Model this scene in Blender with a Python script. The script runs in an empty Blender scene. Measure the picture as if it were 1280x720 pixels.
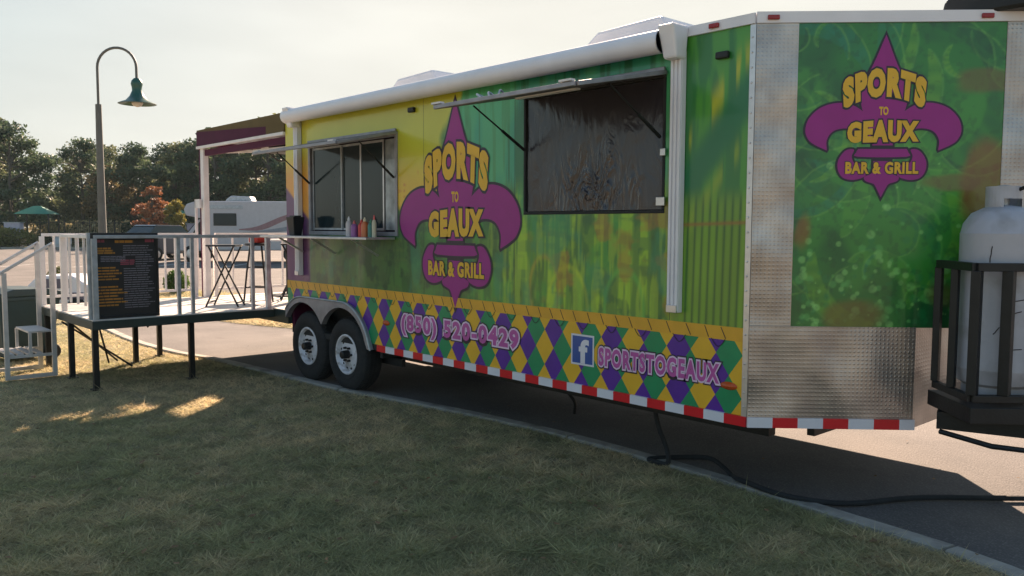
import bpy, math, random
import numpy as np
from mathutils import Vector, Matrix
from mathutils.geometry import tessellate_polygon

S = bpy.context.scene
COL = S.collection
R = math.radians
rnd = random.Random(7)
NR = np.random.RandomState(11)

# ------------------------------------------------------------------ camera
cd = bpy.data.cameras.new('camera'); cam = bpy.data.objects.new('camera', cd); COL.objects.link(cam)
yaw, pitch, roll = 0.834, 0.074, 0.004
fw = Vector((-math.sin(yaw)*math.cos(pitch), math.cos(yaw)*math.cos(pitch), -math.sin(pitch)))
rt = Vector((math.cos(yaw), math.sin(yaw), 0)); up = rt.cross(fw)
r2 = rt*math.cos(roll)+up*math.sin(roll); u2 = -rt*math.sin(roll)+up*math.cos(roll)
M = Matrix((r2, u2, -fw)).transposed().to_4x4(); M.translation = Vector((2.78, -4.488, 1.73))
cam.matrix_world = M
cd.sensor_width = 36; cd.lens = 1038.6/1280*36; cd.clip_start = .05; cd.clip_end = 2000
S.camera = cam

# ------------------------------------------------------------------ light
SUN_EL = R(26.5); PHI = R(38)        # sun stands behind the trailer, PHI away from the wall's normal
sdir = Vector((-math.sin(PHI)*math.cos(SUN_EL), math.cos(PHI)*math.cos(SUN_EL), math.sin(SUN_EL)))
w = bpy.data.worlds.new('World'); S.world = w; w.use_nodes = True
nt = w.node_tree; bg = nt.nodes['Background']
sk = nt.nodes.new('ShaderNodeTexSky'); sk.sky_type = 'NISHITA'; sk.sun_disc = False
sk.sun_elevation = SUN_EL; sk.sun_rotation = math.atan2(sdir.x, sdir.y)
sk.air_density = 1.0; sk.dust_density = 1.4; sk.ozone_density = 3.0
# a thin bright veil over the whole sky: the Nishita radiance rolls off softly towards a pale cream
def _vm(op, a, b):
    k = nt.nodes.new('ShaderNodeVectorMath'); k.operation = op
    for i, v in enumerate((a, b)):
        if isinstance(v, tuple): k.inputs[i].default_value = v
        else: nt.links.new(v, k.inputs[i])
    return k.outputs[0]
def _gm(a, g):
    k = nt.nodes.new('ShaderNodeGamma'); nt.links.new(a, k.inputs[0]); k.inputs[1].default_value = g; return k.outputs[0]
KS = (3.52, 3.44, 3.12)
q_ = _vm('DIVIDE', sk.outputs[0], KS); q_ = _vm('ADD', _gm(q_, 2.0), (1, 1, 1)); q_ = _vm('DIVIDE', sk.outputs[0], _gm(q_, .5))
tcw = nt.nodes.new('ShaderNodeTexCoord'); mpw = nt.nodes.new('ShaderNodeMapping'); mpw.inputs['Scale'].default_value = (2, 2, 9)
nzw = nt.nodes.new('ShaderNodeTexNoise'); nzw.inputs['Scale'].default_value = 1.6; nzw.inputs['Detail'].default_value = 7
nt.links.new(tcw.outputs['Generated'], mpw.inputs[0]); nt.links.new(mpw.outputs[0], nzw.inputs['Vector'])
mrw = nt.nodes.new('ShaderNodeMapRange'); mrw.inputs[1].default_value = .35; mrw.inputs[2].default_value = .7; mrw.inputs[3].default_value = .93; mrw.inputs[4].default_value = 1.04
nt.links.new(nzw.outputs[0], mrw.inputs[0])
vs_ = nt.nodes.new('ShaderNodeVectorMath'); vs_.operation = 'SCALE'; nt.links.new(q_, vs_.inputs[0]); nt.links.new(mrw.outputs[0], vs_.inputs['Scale'])
nt.links.new(vs_.outputs[0], bg.inputs[0]); bg.inputs[1].default_value = 0.07
sl = bpy.data.lights.new('sun', 'SUN'); sl.energy = 4.7; sl.angle = R(.6); sl.color = (1, .74, .55)
so = bpy.data.objects.new('sun', sl); COL.objects.link(so)
so.rotation_euler = (-sdir).to_track_quat('-Z', 'Y').to_euler()
S.view_settings.view_transform = 'Standard'; S.view_settings.look = 'None'
S.view_settings.exposure = 2.0; S.view_settings.gamma = 1
S.cycles.use_denoising = True
S.cycles.max_bounces = 8

# ------------------------------------------------------------------ helpers
def lin(c):
    return tuple((v/12.92 if v <= .04045 else ((v+.055)/1.055)**2.4) for v in [k/255 for k in c])

def mat(name, col, rough=.6, metal=0, var=.12, scale=6, bump=0, bscale=60, coat=0, spec=.5, attr=None, trans=0, grime=None):
    m = bpy.data.materials.new(name); m.use_nodes = True
    t = m.node_tree; n = t.nodes; l = t.links; b = n['Principled BSDF']
    tc = n.new('ShaderNodeTexCoord')
    nz = n.new('ShaderNodeTexNoise'); nz.inputs['Scale'].default_value = scale; nz.inputs['Detail'].default_value = 6
    l.new(tc.outputs['Object'], nz.inputs['Vector'])
    mp = n.new('ShaderNodeMapRange'); mp.inputs[3].default_value = 1-var; mp.inputs[4].default_value = 1+var
    mp.inputs[1].default_value = .3; mp.inputs[2].default_value = .7
    l.new(nz.outputs[0], mp.inputs[0])
    mx = n.new('ShaderNodeVectorMath'); mx.operation = 'SCALE'
    if attr:
        a = n.new('ShaderNodeAttribute'); a.attribute_name = attr; l.new(a.outputs['Color'], mx.inputs[0])
    else:
        mx.inputs[0].default_value = col[:3]
    l.new(mp.outputs[0], mx.inputs['Scale']); out = mx.outputs[0]
    if grime:
        g = n.new('ShaderNodeTexNoise'); g.inputs['Scale'].default_value = grime[1]; g.inputs['Detail'].default_value = 9
        l.new(tc.outputs['Object'], g.inputs['Vector'])
        r = n.new('ShaderNodeMapRange'); r.inputs[1].default_value = .52; r.inputs[2].default_value = .72
        l.new(g.outputs[0], r.inputs[0])
        mm = n.new('ShaderNodeMix'); mm.data_type = 'RGBA'; l.new(r.outputs[0], mm.inputs[0])
        l.new(out, mm.inputs[6]); mm.inputs[7].default_value = (*grime[0], 1); out = mm.outputs[2]
    l.new(out, b.inputs['Base Color'])
    b.inputs['Roughness'].default_value = rough; b.inputs['Metallic'].default_value = metal
    b.inputs['Coat Weight'].default_value = coat; b.inputs['Coat Roughness'].default_value = .08
    b.inputs['Specular IOR Level'].default_value = spec
    if bump:
        z = n.new('ShaderNodeTexNoise'); z.inputs['Scale'].default_value = bscale; z.inputs['Detail'].default_value = 5
        l.new(tc.outputs['Object'], z.inputs['Vector'])
        bp = n.new('ShaderNodeBump'); bp.inputs['Strength'].default_value = bump; bp.inputs['Distance'].default_value = .02
        l.new(z.outputs[0], bp.inputs['Height']); l.new(bp.outputs[0], b.inputs['Normal'])
    if trans:
        tr = n.new('ShaderNodeBsdfTranslucent'); l.new(out, tr.inputs[0])
        ms = n.new('ShaderNodeMixShader'); ms.inputs[0].default_value = trans
        l.new(b.outputs[0], ms.inputs[1]); l.new(tr.outputs[0], ms.inputs[2])
        l.new(ms.outputs[0], n['Material Output'].inputs[0])
    return m

class MB:
    def __init__(s): s.v = []; s.f = []; s.m = []
    def add(s, vs, fs, mi=0):
        o = len(s.v); s.v += [tuple(p) for p in vs]
        for f in fs: s.f.append(tuple(i+o for i in f)); s.m.append(mi)
        return s
    def box(s, x0, x1, y0, y1, z0, z1, mi=0):
        v = [(x, y, z) for z in (z0, z1) for y in (y0, y1) for x in (x0, x1)]
        return s.add(v, [(0, 2, 3, 1), (4, 5, 7, 6), (0, 1, 5, 4), (2, 6, 7, 3), (0, 4, 6, 2), (1, 3, 7, 5)], mi)
    def bar(s, a, b, w, h=None, mi=0, upv=(0, 0, 1)):
        a = Vector(a); b = Vector(b); h = h or w; d = (b-a).normalized(); u = Vector(upv)
        if abs(d.dot(u)) > .95: u = Vector((0, 1, 0))
        sd = d.cross(u).normalized(); u = sd.cross(d)
        v = [p+sd*(i*w/2)+u*(j*h/2) for p in (a, b) for i, j in ((-1, -1), (1, -1), (1, 1), (-1, 1))]
        return s.add(v, [(0, 1, 2, 3), (7, 6, 5, 4), (0, 4, 5, 1), (1, 5, 6, 2), (2, 6, 7, 3), (3, 7, 4, 0)], mi)
    def tube(s, pts, r, n=8, mi=0):
        pts = [Vector(p) for p in pts]; N = len(pts)
        rr = r if isinstance(r, (list, tuple)) else [r]*N
        d0 = (pts[1]-pts[0]).normalized(); u = Vector((0, 0, 1)) if abs(d0.z) < .9 else Vector((1, 0, 0))
        sd = d0.cross(u).normalized(); V = []
        for i, p in enumerate(pts):
            d = (pts[min(i+1, N-1)]-pts[max(i-1, 0)]).normalized()
            sd = (sd-d*sd.dot(d)).normalized(); q = d.cross(sd)
            V += [p+(sd*math.cos(k*2*math.pi/n)+q*math.sin(k*2*math.pi/n))*rr[i] for k in range(n)]
        F = [(i*n+k, i*n+(k+1) % n, (i+1)*n+(k+1) % n, (i+1)*n+k) for i in range(N-1) for k in range(n)]
        F += [tuple(range(n))[::-1], tuple((N-1)*n+k for k in range(n))]
        return s.add(V, F, mi)
    def lathe(s, prof, c=(0, 0, 0), axis='z', n=24, mi=0):
        V = []; c = Vector(c)
        for r, h in prof:
            for k in range(n):
                a = k*2*math.pi/n; x, y = r*math.cos(a), r*math.sin(a)
                V.append(c+Vector((x, y, h) if axis == 'z' else ((x, h, y) if axis == 'y' else (h, x, y))))
        F = [(i*n+k, i*n+(k+1) % n, (i+1)*n+(k+1) % n, (i+1)*n+k) for i in range(len(prof)-1) for k in range(n)]
        return s.add(V, F, mi)
    def prism(s, poly, fn, a, b, mi=0):
        n = len(poly); V = [fn(p, a) for p in poly]+[fn(p, b) for p in poly]
        F = [tuple(range(n)), tuple(range(2*n-1, n-1, -1))]+[(i, (i+1) % n, n+(i+1) % n, n+i) for i in range(n)]
        return s.add(V, F, mi)
    def build(s, name, mats, parent=None, smooth=False, bevel=0):
        me = bpy.data.meshes.new(name); me.from_pydata(s.v, [], s.f)
        mats = mats if isinstance(mats, (list, tuple)) else [mats]
        for k in mats: me.materials.append(k)
        me.polygons.foreach_set('material_index', s.m)
        if smooth: me.polygons.foreach_set('use_smooth', [True]*len(s.f))
        me.update(); fix_normals(me)
        if smooth:
            try: me.set_sharp_from_angle(angle=R(40))
            except Exception: pass
        o = bpy.data.objects.new(name, me); COL.objects.link(o); o.parent = parent
        if bevel:
            b = o.modifiers.new('bevel', 'BEVEL'); b.width = bevel; b.segments = 2; b.limit_method = 'ANGLE'
        return o

import bmesh
def fix_normals(me):
    b = bmesh.new(); b.from_mesh(me); bmesh.ops.recalc_face_normals(b, faces=b.faces); b.to_mesh(me); b.free()

def tag(o, label=None, cat=None, group=None, kind=None):
    if label: o['label'] = label
    if cat: o['category'] = cat
    if group: o['group'] = group
    if kind: o['kind'] = kind
    return o

def root(name, loc, label, cat, rz=0, group=None):
    o = bpy.data.objects.new(name, None); COL.objects.link(o); o.location = loc; o.rotation_euler = (0, 0, rz)
    o.empty_display_size = .2
    return tag(o, label, cat, group)

def copy_tree(o, parent=None):
    c = o.copy(); COL.objects.link(c); c.parent = parent
    for ch in list(o.children): copy_tree(ch, c)
    return c

def bez(pts, n=8):
    """smooth open path through the points (Catmull-Rom)"""
    P = [Vector(p) for p in pts]; P = [P[0]*2-P[1]]+P+[P[-1]*2-P[-2]]; out = []
    for i in range(1, len(P)-2):
        for k in range(n):
            t = k/n; a, b, c, d = P[i-1], P[i], P[i+1], P[i+2]
            out.append(.5*((2*b)+(c-a)*t+(2*a-5*b+4*c-d)*t*t+(3*b-a-3*c+d)*t**3))
    return out+[P[-2]]

def spot(lat, d):   # a ground point, d metres into the lot and lat metres sideways
    return (2.78-.7405*d+.672*lat, -4.488+.672*d+.7405*lat)

# smooth value noise in numpy (for the printed wrap)
_G = NR.rand(64, 64)
def vn(x, y):
    x = np.asarray(x, float); y = np.asarray(y, float)
    xi = np.floor(x).astype(int); yi = np.floor(y).astype(int); fx = x-xi; fy = y-yi
    fx = fx*fx*(3-2*fx); fy = fy*fy*(3-2*fy); g = lambda a, b: _G[a % 64, b % 64]
    return (g(xi, yi)*(1-fx)+g(xi+1, yi)*fx)*(1-fy)+(g(xi, yi+1)*(1-fx)+g(xi+1, yi+1)*fx)*fy
def fbm(x, y, o=4):
    s = 0; a = .5; t = 0
    for k in range(o): s = s+a*vn(x*2**k+17*k, y*2**k+9*k); t += a; a *= .5
    return s/t
def sstep(a, b, x): t = np.clip((x-a)/(b-a), 0, 1); return t*t*(3-2*t)
def mixc(c, d, t): return c*(1-t[..., None])+np.array(d)*t[..., None]

# ------------------------------------------------------------------ materials
def tread_mat():
    m = bpy.data.materials.new('tread_plate'); m.use_nodes = True
    t = m.node_tree; n = t.nodes; l = t.links; b = n['Principled BSDF']
    tc = n.new('ShaderNodeTexCoord')
    # small raised bars in two crossing directions
    sep = n.new('ShaderNodeSeparateXYZ'); l.new(tc.outputs['Object'], sep.inputs[0])
    def ma(op, a, b_=None, c=None):
        k = n.new('ShaderNodeMath'); k.operation = op
        for i, v in enumerate((a, b_, c)):
            if v is None: continue
            if isinstance(v, (int, float)): k.inputs[i].default_value = v
            else: l.new(v, k.inputs[i])
        return k.outputs[0]
    h = ma('MULTIPLY', ma('ADD', sep.outputs[0], sep.outputs[1]), .7071)
    z = sep.outputs[2]
    p = 2*math.pi/.05
    a = ma('ADD', h, z); c = ma('SUBTRACT', h, z)
    s1 = ma('MULTIPLY', ma('SINE', ma('MULTIPLY', a, p)), ma('SINE', ma('MULTIPLY', c, p)))
    s2 = ma('MAXIMUM', s1, .25)
    big = n.new('ShaderNodeTexNoise'); big.inputs['Scale'].default_value = 2.2; big.inputs['Detail'].default_value = 1
    l.new(tc.outputs['Object'], big.inputs['Vector'])
    bp2 = n.new('ShaderNodeBump'); bp2.inputs['Strength'].default_value = .8; bp2.inputs['Distance'].default_value = .08
    l.new(big.outputs[0], bp2.inputs['Height'])
    bp = n.new('ShaderNodeBump'); bp.inputs['Strength'].default_value = .4; bp.inputs['Distance'].default_value = .004
    l.new(s2, bp.inputs['Height']); l.new(bp2.outputs[0], bp.inputs['Normal'])
    l.new(bp.outputs[0], b.inputs['Normal'])
    nz = n.new('ShaderNodeTexNoise'); nz.inputs['Scale'].default_value = 5; nz.inputs['Detail'].default_value = 8
    l.new(tc.outputs['Object'], nz.inputs['Vector'])
    cr = n.new('ShaderNodeValToRGB'); cr.color_ramp.elements[0].position = .35; cr.color_ramp.elements[1].position = .7
    cr.color_ramp.elements[0].color = (.34, .31, .30, 1); cr.color_ramp.elements[1].color = (.5, .46, .44, 1)
    l.new(nz.outputs[0], cr.inputs[0]); l.new(cr.outputs[0], b.inputs['Base Color'])
    b.inputs['Metallic'].default_value = .9; b.inputs['Roughness'].default_value = .33
    return m
Mt = {}
Mt['tread'] = tread_mat()
Mt['wrap'] = mat('printed_wrap', (1, 1, 1), .32, var=.05, scale=3, coat=.35, attr='art')
Mt['white'] = mat('white_paint', (.78, .77, .8), .4, var=.05, scale=4, bump=.05, bscale=20)
Mt['whiterail'] = mat('white_rail', (.72, .7, .69), .5, var=.08, scale=8)
Mt['alu'] = mat('aluminium', (.6, .6, .62), .35, .85, var=.1, scale=12)
Mt['hframe'] = mat('dull_aluminium', (.3, .3, .33), .5, .5, var=.15, scale=12)
Mt['galv'] = mat('galvanised_steel', (.42, .45, .48), .5, .55, var=.2, scale=14)
Mt['black'] = mat('black_steel', (.012, .013, .014), .45, .2, var=.2, scale=10, bump=.1)
Mt['dark'] = mat('dark_interior', (.02, .022, .024), .8)
Mt['rubber'] = mat('tyre_rubber', (.018, .02, .022), .85, var=.25, scale=20, bump=.2, bscale=40)
Mt['gold'] = mat('gold_print', lin((228, 178, 42)), .42, var=.06, coat=.08)
Mt['purple'] = mat('purple_print', lin((152, 22, 128)), .42, var=.06, coat=.08)
Mt['dpurple'] = mat('violet_print', lin((86, 34, 148)), .42, var=.1, coat=.08)
Mt['green'] = mat('green_print', lin((20, 140, 88)), .42, var=.1, coat=.08)
Mt['line'] = mat('dark_outline', lin((38, 28, 50)), .4, coat=.08)
Mt['pink'] = mat('pink_print', lin((186, 84, 160)), .42, coat=.08)
Mt['palep'] = mat('pale_pink_print', lin((226, 200, 226)), .42, coat=.08)
Mt['rope'] = mat('rope_gold_print', lin((222, 166, 44)), .42, var=.1, coat=.08)
Mt['blue'] = mat('blue_print', lin((40, 84, 160)), .3, coat=.08)
Mt['red'] = mat('red_reflective', lin((214, 28, 40)), .3, var=.04)
Mt['refl'] = mat('white_reflective', (.72, .72, .78), .3, var=.04)
Mt['glass'] = mat('tinted_glass', (.015, .028, .034), .1, var=.05, spec=.35)
Mt['maroon'] = mat('maroon_paint', lin((74, 20, 52)), .65, var=.1, spec=.2)
Mt['olive'] = mat('olive_yellow_wrap', lin((98, 84, 52)), .75, var=.08, spec=.25)
Mt['amber'] = mat('amber_lens', lin((196, 84, 30)), .2)
Mt['redlens'] = mat('red_lens', lin((150, 30, 34)), .2)
Mt['deck'] = mat('deck_plate', (.62, .6, .56), .5, .1, var=.12, scale=5, bump=.15, bscale=30)
Mt['deckedge'] = mat('green_black_frame', (.022, .04, .038), .5, .1, var=.15)
Mt['bin'] = mat('dark_green_plastic', (.012, .04, .05), .55, var=.12, bump=.1)
Mt['lampgreen'] = mat('green_enamel', (.012, .08, .055), .35, var=.06, coat=.3)
Mt['pole'] = mat('grey_brown_pole', (.13, .13, .12), .6, .1, var=.12)

# ------------------------------------------------------------------ ground
def sheet(name, poly, z, m, kind='structure', parent=None):
    tris = tessellate_polygon([[Vector((x, y, 0)) for x, y in poly]])
    me = bpy.data.meshes.new(name); me.from_pydata([(x, y, z) for x, y in poly], [], [tuple(t) for t in tris])
    me.materials.append(m); fix_normals(me)
    if me.polygons[0].normal.z < 0: me.flip_normals()
    o = bpy.data.objects.new(name, me); COL.objects.link(o); o.parent = parent
    if kind: o['kind'] = kind
    return o

def ground_mat(name, c1, c2, c3, sc, fine, bump=.3, rough=.9, cracks=0):
    m = bpy.data.materials.new(name); m.use_nodes = True
    t = m.node_tree; n = t.nodes; l = t.links; b = n['Principled BSDF']; tc = n.new('ShaderNodeTexCoord')
    a = n.new('ShaderNodeTexNoise'); a.inputs['Scale'].default_value = sc; a.inputs['Detail'].default_value = 8
    l.new(tc.outputs['Object'], a.inputs['Vector'])
    r = n.new('ShaderNodeValToRGB'); e = r.color_ramp.elements; e[0].position = .36; e[0].color = (*c1, 1)
    e[1].position = .66; e[1].color = (*c2, 1); l.new(a.outputs[0], r.inputs[0])
    f = n.new('ShaderNodeTexVoronoi'); f.inputs['Scale'].default_value = fine; l.new(tc.outputs['Object'], f.inputs['Vector'])
    mp = n.new('ShaderNodeMapRange'); mp.inputs[1].default_value = 0; mp.inputs[2].default_value = .6
    mp.inputs[3].default_value = .55; mp.inputs[4].default_value = 0; l.new(f.outputs['Distance'], mp.inputs[0])
    rr = n.new('ShaderNodeMath'); rr.operation = 'MULTIPLY'; l.new(mp.outputs[0], rr.inputs[0])
    sp = n.new('ShaderNodeSeparateColor'); l.new(f.outputs['Color'], sp.inputs[0]); l.new(sp.outputs[0], rr.inputs[1])
    mx = n.new('ShaderNodeMix'); mx.data_type = 'RGBA'; l.new(rr.outputs[0], mx.inputs[0]); l.new(r.outputs[0], mx.inputs[6])
    mx.inputs[7].default_value = (*c3, 1); out = mx.outputs[2]
    if cracks:
        st = n.new('ShaderNodeTexNoise'); st.inputs['Scale'].default_value = 1.1; st.inputs['Detail'].default_value = 10
        st.inputs['Roughness'].default_value = .7; l.new(tc.outputs['Object'], st.inputs['Vector'])
        q = n.new('ShaderNodeMapRange'); q.inputs[1].default_value = .58; q.inputs[2].default_value = .7; q.inputs[4].default_value = .55
        l.new(st.outputs[0], q.inputs[0])
        m2 = n.new('ShaderNodeMix'); m2.data_type = 'RGBA'; l.new(q.outputs[0], m2.inputs[0]); l.new(out, m2.inputs[6])
        m2.inputs[7].default_value = (*[v*.5 for v in c1], 1); out = m2.outputs[2]
    l.new(out, b.inputs['Base Color']); b.inputs['Roughness'].default_value = rough
    b.inputs['Specular IOR Level'].default_value = .3
    bp = n.new('ShaderNodeBump'); bp.inputs['Strength'].default_value = bump; bp.inputs['Distance'].default_value = .01
    l.new(f.outputs['Distance'], bp.inputs['Height']); l.new(bp.outputs[0], b.inputs['Normal'])
    return m
M_asph = ground_mat('worn_asphalt', (.088, .085, .083), (.145, .135, .128), (.34, .31, .29), .9, 70, .35, cracks=1)
M_soil = ground_mat('lawn_soil', (.2, .19, .12), (.3, .26, .17), (.34, .3, .2), 1.3, 40, .8)
M_kerb = mat('kerb_concrete', (.34, .32, .28), .85, var=.18, scale=9, bump=.3, bscale=50, grime=((.12, .11, .1), 3))
M_far = ground_mat('far_grass_ground', (.1, .1, .04), (.2, .17, .08), (.2, .18, .08), .3, 5, .5)
sheet('ground', [(-260, -260), (260, -260), (260, 260), (-260, 260)], -.012, M_far)
lot = [(6, -40), (60, -40), (60, 60), (-30, 75)]
a_ = spot(-70, 58); b_ = spot(-4, 60); c_ = spot(30, 80)
sheet('asphalt_lot', [(2.6, -40), (60, -40), (60, 70), c_, b_, a_, spot(-70, 15)], -.006, M_asph)
# kerb curve: outer (lawn) side
KP = [(9, -4.2), (5, -1.7), (3.0, -.62), (1.394, 0.05), (.54, .17), (-.556, .285), (-1.94, .325), (-3.35, .2), (-4.77, -.04), (-5.75, -.12),
      (-7.59, -.24), (-8.42, -.40), (-10.2, -.46), (-13.4, -.2), (-18, -.1), (-20.5, -.7), (-22.5, -3), (-24, -9), (-25, -40)]
kc = [(p.x, p.y) for p in bez([(x, y, 0) for x, y in KP], 6)]
lawn_poly = kc+[(-25, -60), (30, -60), (30, -8)]
sheet('lawn_soil', lawn_poly, 0, M_soil)
# kerb in lengths
kerb = bpy.data.objects.new('kerb', None); COL.objects.link(kerb); kerb['kind'] = 'structure'
def norm2(i, pts):
    a = Vector(pts[max(i-1, 0)]); b = Vector(pts[min(i+1, len(pts)-1)]); d = (b-a).normalized(); return Vector((-d.y, d.x))
def dens(pts, step):
    out = [Vector(pts[0])]
    for p in pts[1:]:
        p = Vector(p)
        while (p-out[-1]).length > step: out.append(out[-1]+(p-out[-1]).normalized()*step)
    return out
kd = dens(kc, .3)
KW = .13
for s0 in range(0, min(len(kd)-11, 200), 10):
    seg = kd[s0:s0+11]; mb = MB(); V = []
    for j, p in enumerate(seg):
        q = Vector(p)
        if j == 0: q = q+(Vector(seg[1])-q)*.04
        if j == 10: q = q+(Vector(seg[9])-q)*.04
        n = -norm2(s0+j, kd)
        if n.y < 0 and q.x > -19: n = -n
        if q.x <= -19 and n.x > 0: n = -n
        for wd, z in ((0, -.05), (0, .018), (.012, .025), (KW-.012, .022), (KW, .012), (KW, -.05)): V.append((q.x+n.x*wd, q.y+n.y*wd, z))
    F = [(j*6+k, j*6+(k+1) % 6, (j+1)*6+(k+1) % 6, (j+1)*6+k) for j in range(10) for k in range(6)]
    F += [tuple(range(6)), tuple(60+k for k in range(6))]
    mb.add(V, F).build('kerb_segment', M_kerb, kerb)
# planted verge beyond the drive
verge = [(-9.6, 2.25), (-11.2, 1.75), (-14, 1.35), (-18.2, 1.25), (-20, 1.0), (-21, 2.2), (-18.4, 4.2), (-14, 4.4), (-9.9, 4.2)]
sheet('verge', verge, -.002, M_far)

# ------------------------------------------------------------------ grass blades
def inside(poly, x, y):
    c = np.zeros(len(x), bool); n = len(poly)
    for i in range(n):
        x1, y1 = poly[i]; x2, y2 = poly[(i+1) % n]
        k = ((y1 > y) != (y2 > y)) & (x < (x2-x1)*(y-y1)/((y2-y1) if y2 != y1 else 1e-9)+x1); c ^= k
    return c
def blades(name, x, y, hgt, wid, label, m, brown=.5):
    n = len(x); a = NR.rand(n)*2*np.pi; h = hgt*(.4+NR.rand(n)*.8); ln = .9+NR.rand(n)*2.6; b = NR.rand(n)*2*np.pi
    dx = np.cos(a)*wid/2; dy = np.sin(a)*wid/2
    tf = np.clip((fbm(x*13+3, y*13, 3)-.5)*1.9+.5, 0, 1); h = h*(.65+.7*tf)
    V = np.zeros((n, 3, 3)); V[:, 0] = np.c_[x-dx, y-dy, np.zeros(n)]; V[:, 1] = np.c_[x+dx, y+dy, np.zeros(n)]
    V[:, 2] = np.c_[x+np.cos(b)*h*ln, y+np.sin(b)*h*ln, h]
    me = bpy.data.meshes.new(name); me.vertices.add(3*n); me.vertices.foreach_set('co', V.ravel())
    me.loops.add(3*n); me.loops.foreach_set('vertex_index', np.arange(3*n)); me.polygons.add(n)
    me.polygons.foreach_set('loop_start', np.arange(0, 3*n, 3)); me.polygons.foreach_set('loop_total', np.full(n, 3))
    me.update(calc_edges=True)
    pt = fbm(x*.9, y*.9, 4)*.6+fbm(x*6+40, y*6, 2)*.4
    t = np.clip((pt-.5)*3.2+brown+(NR.rand(n)-.5)*.8, 0, 1)[:, None]
    g = np.array([.40, .39, .21]); br = np.array([.66, .54, .33])
    c = (g*(1-t)+br*t)*(.7+NR.rand(n)*.6)[:, None]*(.72+.5*tf)[:, None]
    cc = np.repeat(np.c_[c, np.ones(n)], 3, 0)
    at = me.color_attributes.new('art', 'FLOAT_COLOR', 'POINT'); at.data.foreach_set('color', cc.ravel().astype('f4'))
    me.materials.append(m); o = bpy.data.objects.new(name, me); COL.objects.link(o)
    return tag(o, label, 'grass', kind='stuff')
M_blade = mat('grass_blade', (1, 1, 1), .75, attr='art', var=.05, trans=.5, spec=.2)
N = 900000
d = 3.4*(22/3.4)**(NR.rand(N)**1.0); an = (NR.rand(N)*2-1)*.66
lat = d*an; gx = 2.78-.7405*d+.672*lat; gy = -4.488+.672*d+.7405*lat
k = inside(lawn_poly, gx, gy); gx = gx[k]; gy = gy[k]
kk = np.ones(len(gx), bool)
kq = np.array([(p.x, p.y) for p in kd])
for i0 in range(0, len(gx), 50000):
    s_ = slice(i0, i0+50000)
    # keep a ragged gap from the kerb
    near = gy[s_] > np.interp(gx[s_], kq[::-1, 0], kq[::-1, 1])-.045+NR.rand(len(gx[s_]))*.03+.06*(fbm(gx[s_]*4, gy[s_]*0+5, 3)-.45)
    kk[s_] = ~near
gx = gx[kk]; gy = gy[kk]
thin = NR.rand(len(gx)) < .45+.8*fbm(gx*5, gy*5, 3)
gx = gx[thin]; gy = gy[thin]
blades('lawn_grass', gx, gy, .032, .008, 'short half dormant brown and green grass of the shaded lawn', M_blade, .42)
# tufts on the verge and at the foot of the kerb
N = 26000; vx = -9.5-NR.rand(N)*11; vy = 1.0+NR.rand(N)*3.4; k = inside(verge, vx, vy)
blades('verge_grass', vx[k], vy[k], .1, .014, 'dry grass on the narrow verge beyond the drive', M_blade, .7)
# fallen leaves
mb = MB()
for i in range(420):
    dd = 3.6+rnd.random()**1.3*9; la = dd*(rnd.random()*1.3-.65); x, y = spot(la, dd)
    if y > np.interp(x, kq[::-1, 0], kq[::-1, 1]) and rnd.random() < .8: continue
    a = rnd.random()*6.3; s_ = .012+rnd.random()*.022; z = .03 if y < .2 else .003
    p = [(x+math.cos(a+q)*s_*e, y+math.sin(a+q)*s_*e, z+rnd.random()*.012) for q, e in ((0, 1), (1.6, .5), (3.1, .9), (4.7, .5))]
    mb.add(p, [(0, 1, 2, 3)])
tag(mb.build('fallen_leaves', mat('dead_leaf', (.2, .12, .055), .8, var=.4, scale=3)), 'dry brown leaves scattered over the lawn and the asphalt', 'leaves', kind='stuff')

Nw = 5200; cx_ = NR.rand(150); cl = NR.randint(0, 150, Nw); dd_ = 4+NR.rand(150)**1.5*9; la_ = dd_*(NR.rand(150)*1.2-.6)
wx_ = 2.78-.7405*dd_+.672*la_; wy_ = -4.488+.672*dd_+.7405*la_; px_ = wx_[cl]+NR.normal(size=Nw)*.035; py_ = wy_[cl]+NR.normal(size=Nw)*.035
k = inside(lawn_poly, px_, py_) & (py_ < np.interp(px_, kq[::-1, 0], kq[::-1, 1])-.05)
blades('weed_tufts', px_[k], py_[k], .07, .009, 'taller scattered tufts standing out of the short lawn', M_blade, .3)

# ================================================================== TRAILER
T = root('food_trailer', (0, 0, 0), 'long green, yellow and purple wrapped food trailer with V nose and open rear porch', 'food trailer')
c45 = math.sqrt(.5)
def VP(s, out, z): return (c45*(s+out), c45*(s-out), z)
L = 6.0
W1 = (-5.45, -3.78, 1.645, 2.60); W2 = (-2.02, -.67, 1.83, 2.73)
HW = .0972   # half width of a printed diamond
# --- hollow body
mb = MB()
for x0, x1, z0, z1 in ((-L, W1[0], 1.11, 2.95), (W1[1], W2[0], 1.11, 2.95), (W2[1], -.003, 1.11, 2.95),
                       (W1[0], W1[1], 1.11, W1[2]), (W1[0], W1[1], W1[3], 2.95), (W2[0], W2[1], 1.11, W2[2]), (W2[0], W2[1], W2[3], 2.95)):
    mb.box(x0, x1, .004, .05, z0, z1)
mb.build('side_wall', Mt['white'], T)
def hcir(x, cx, r): d = abs(x-cx); return .385+math.sqrt(r*r-d*d) if d < r else -1
XW = (-5.6, -4.78)
def hout(x):
    if XW[0] <= x <= XW[1]: return .945
    return max(hcir(x, XW[0], .56), hcir(x, XW[1], .56), .5)
def hin(x): return max(hcir(x, XW[0], .495), hcir(x, XW[1], .495), .5)
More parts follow.
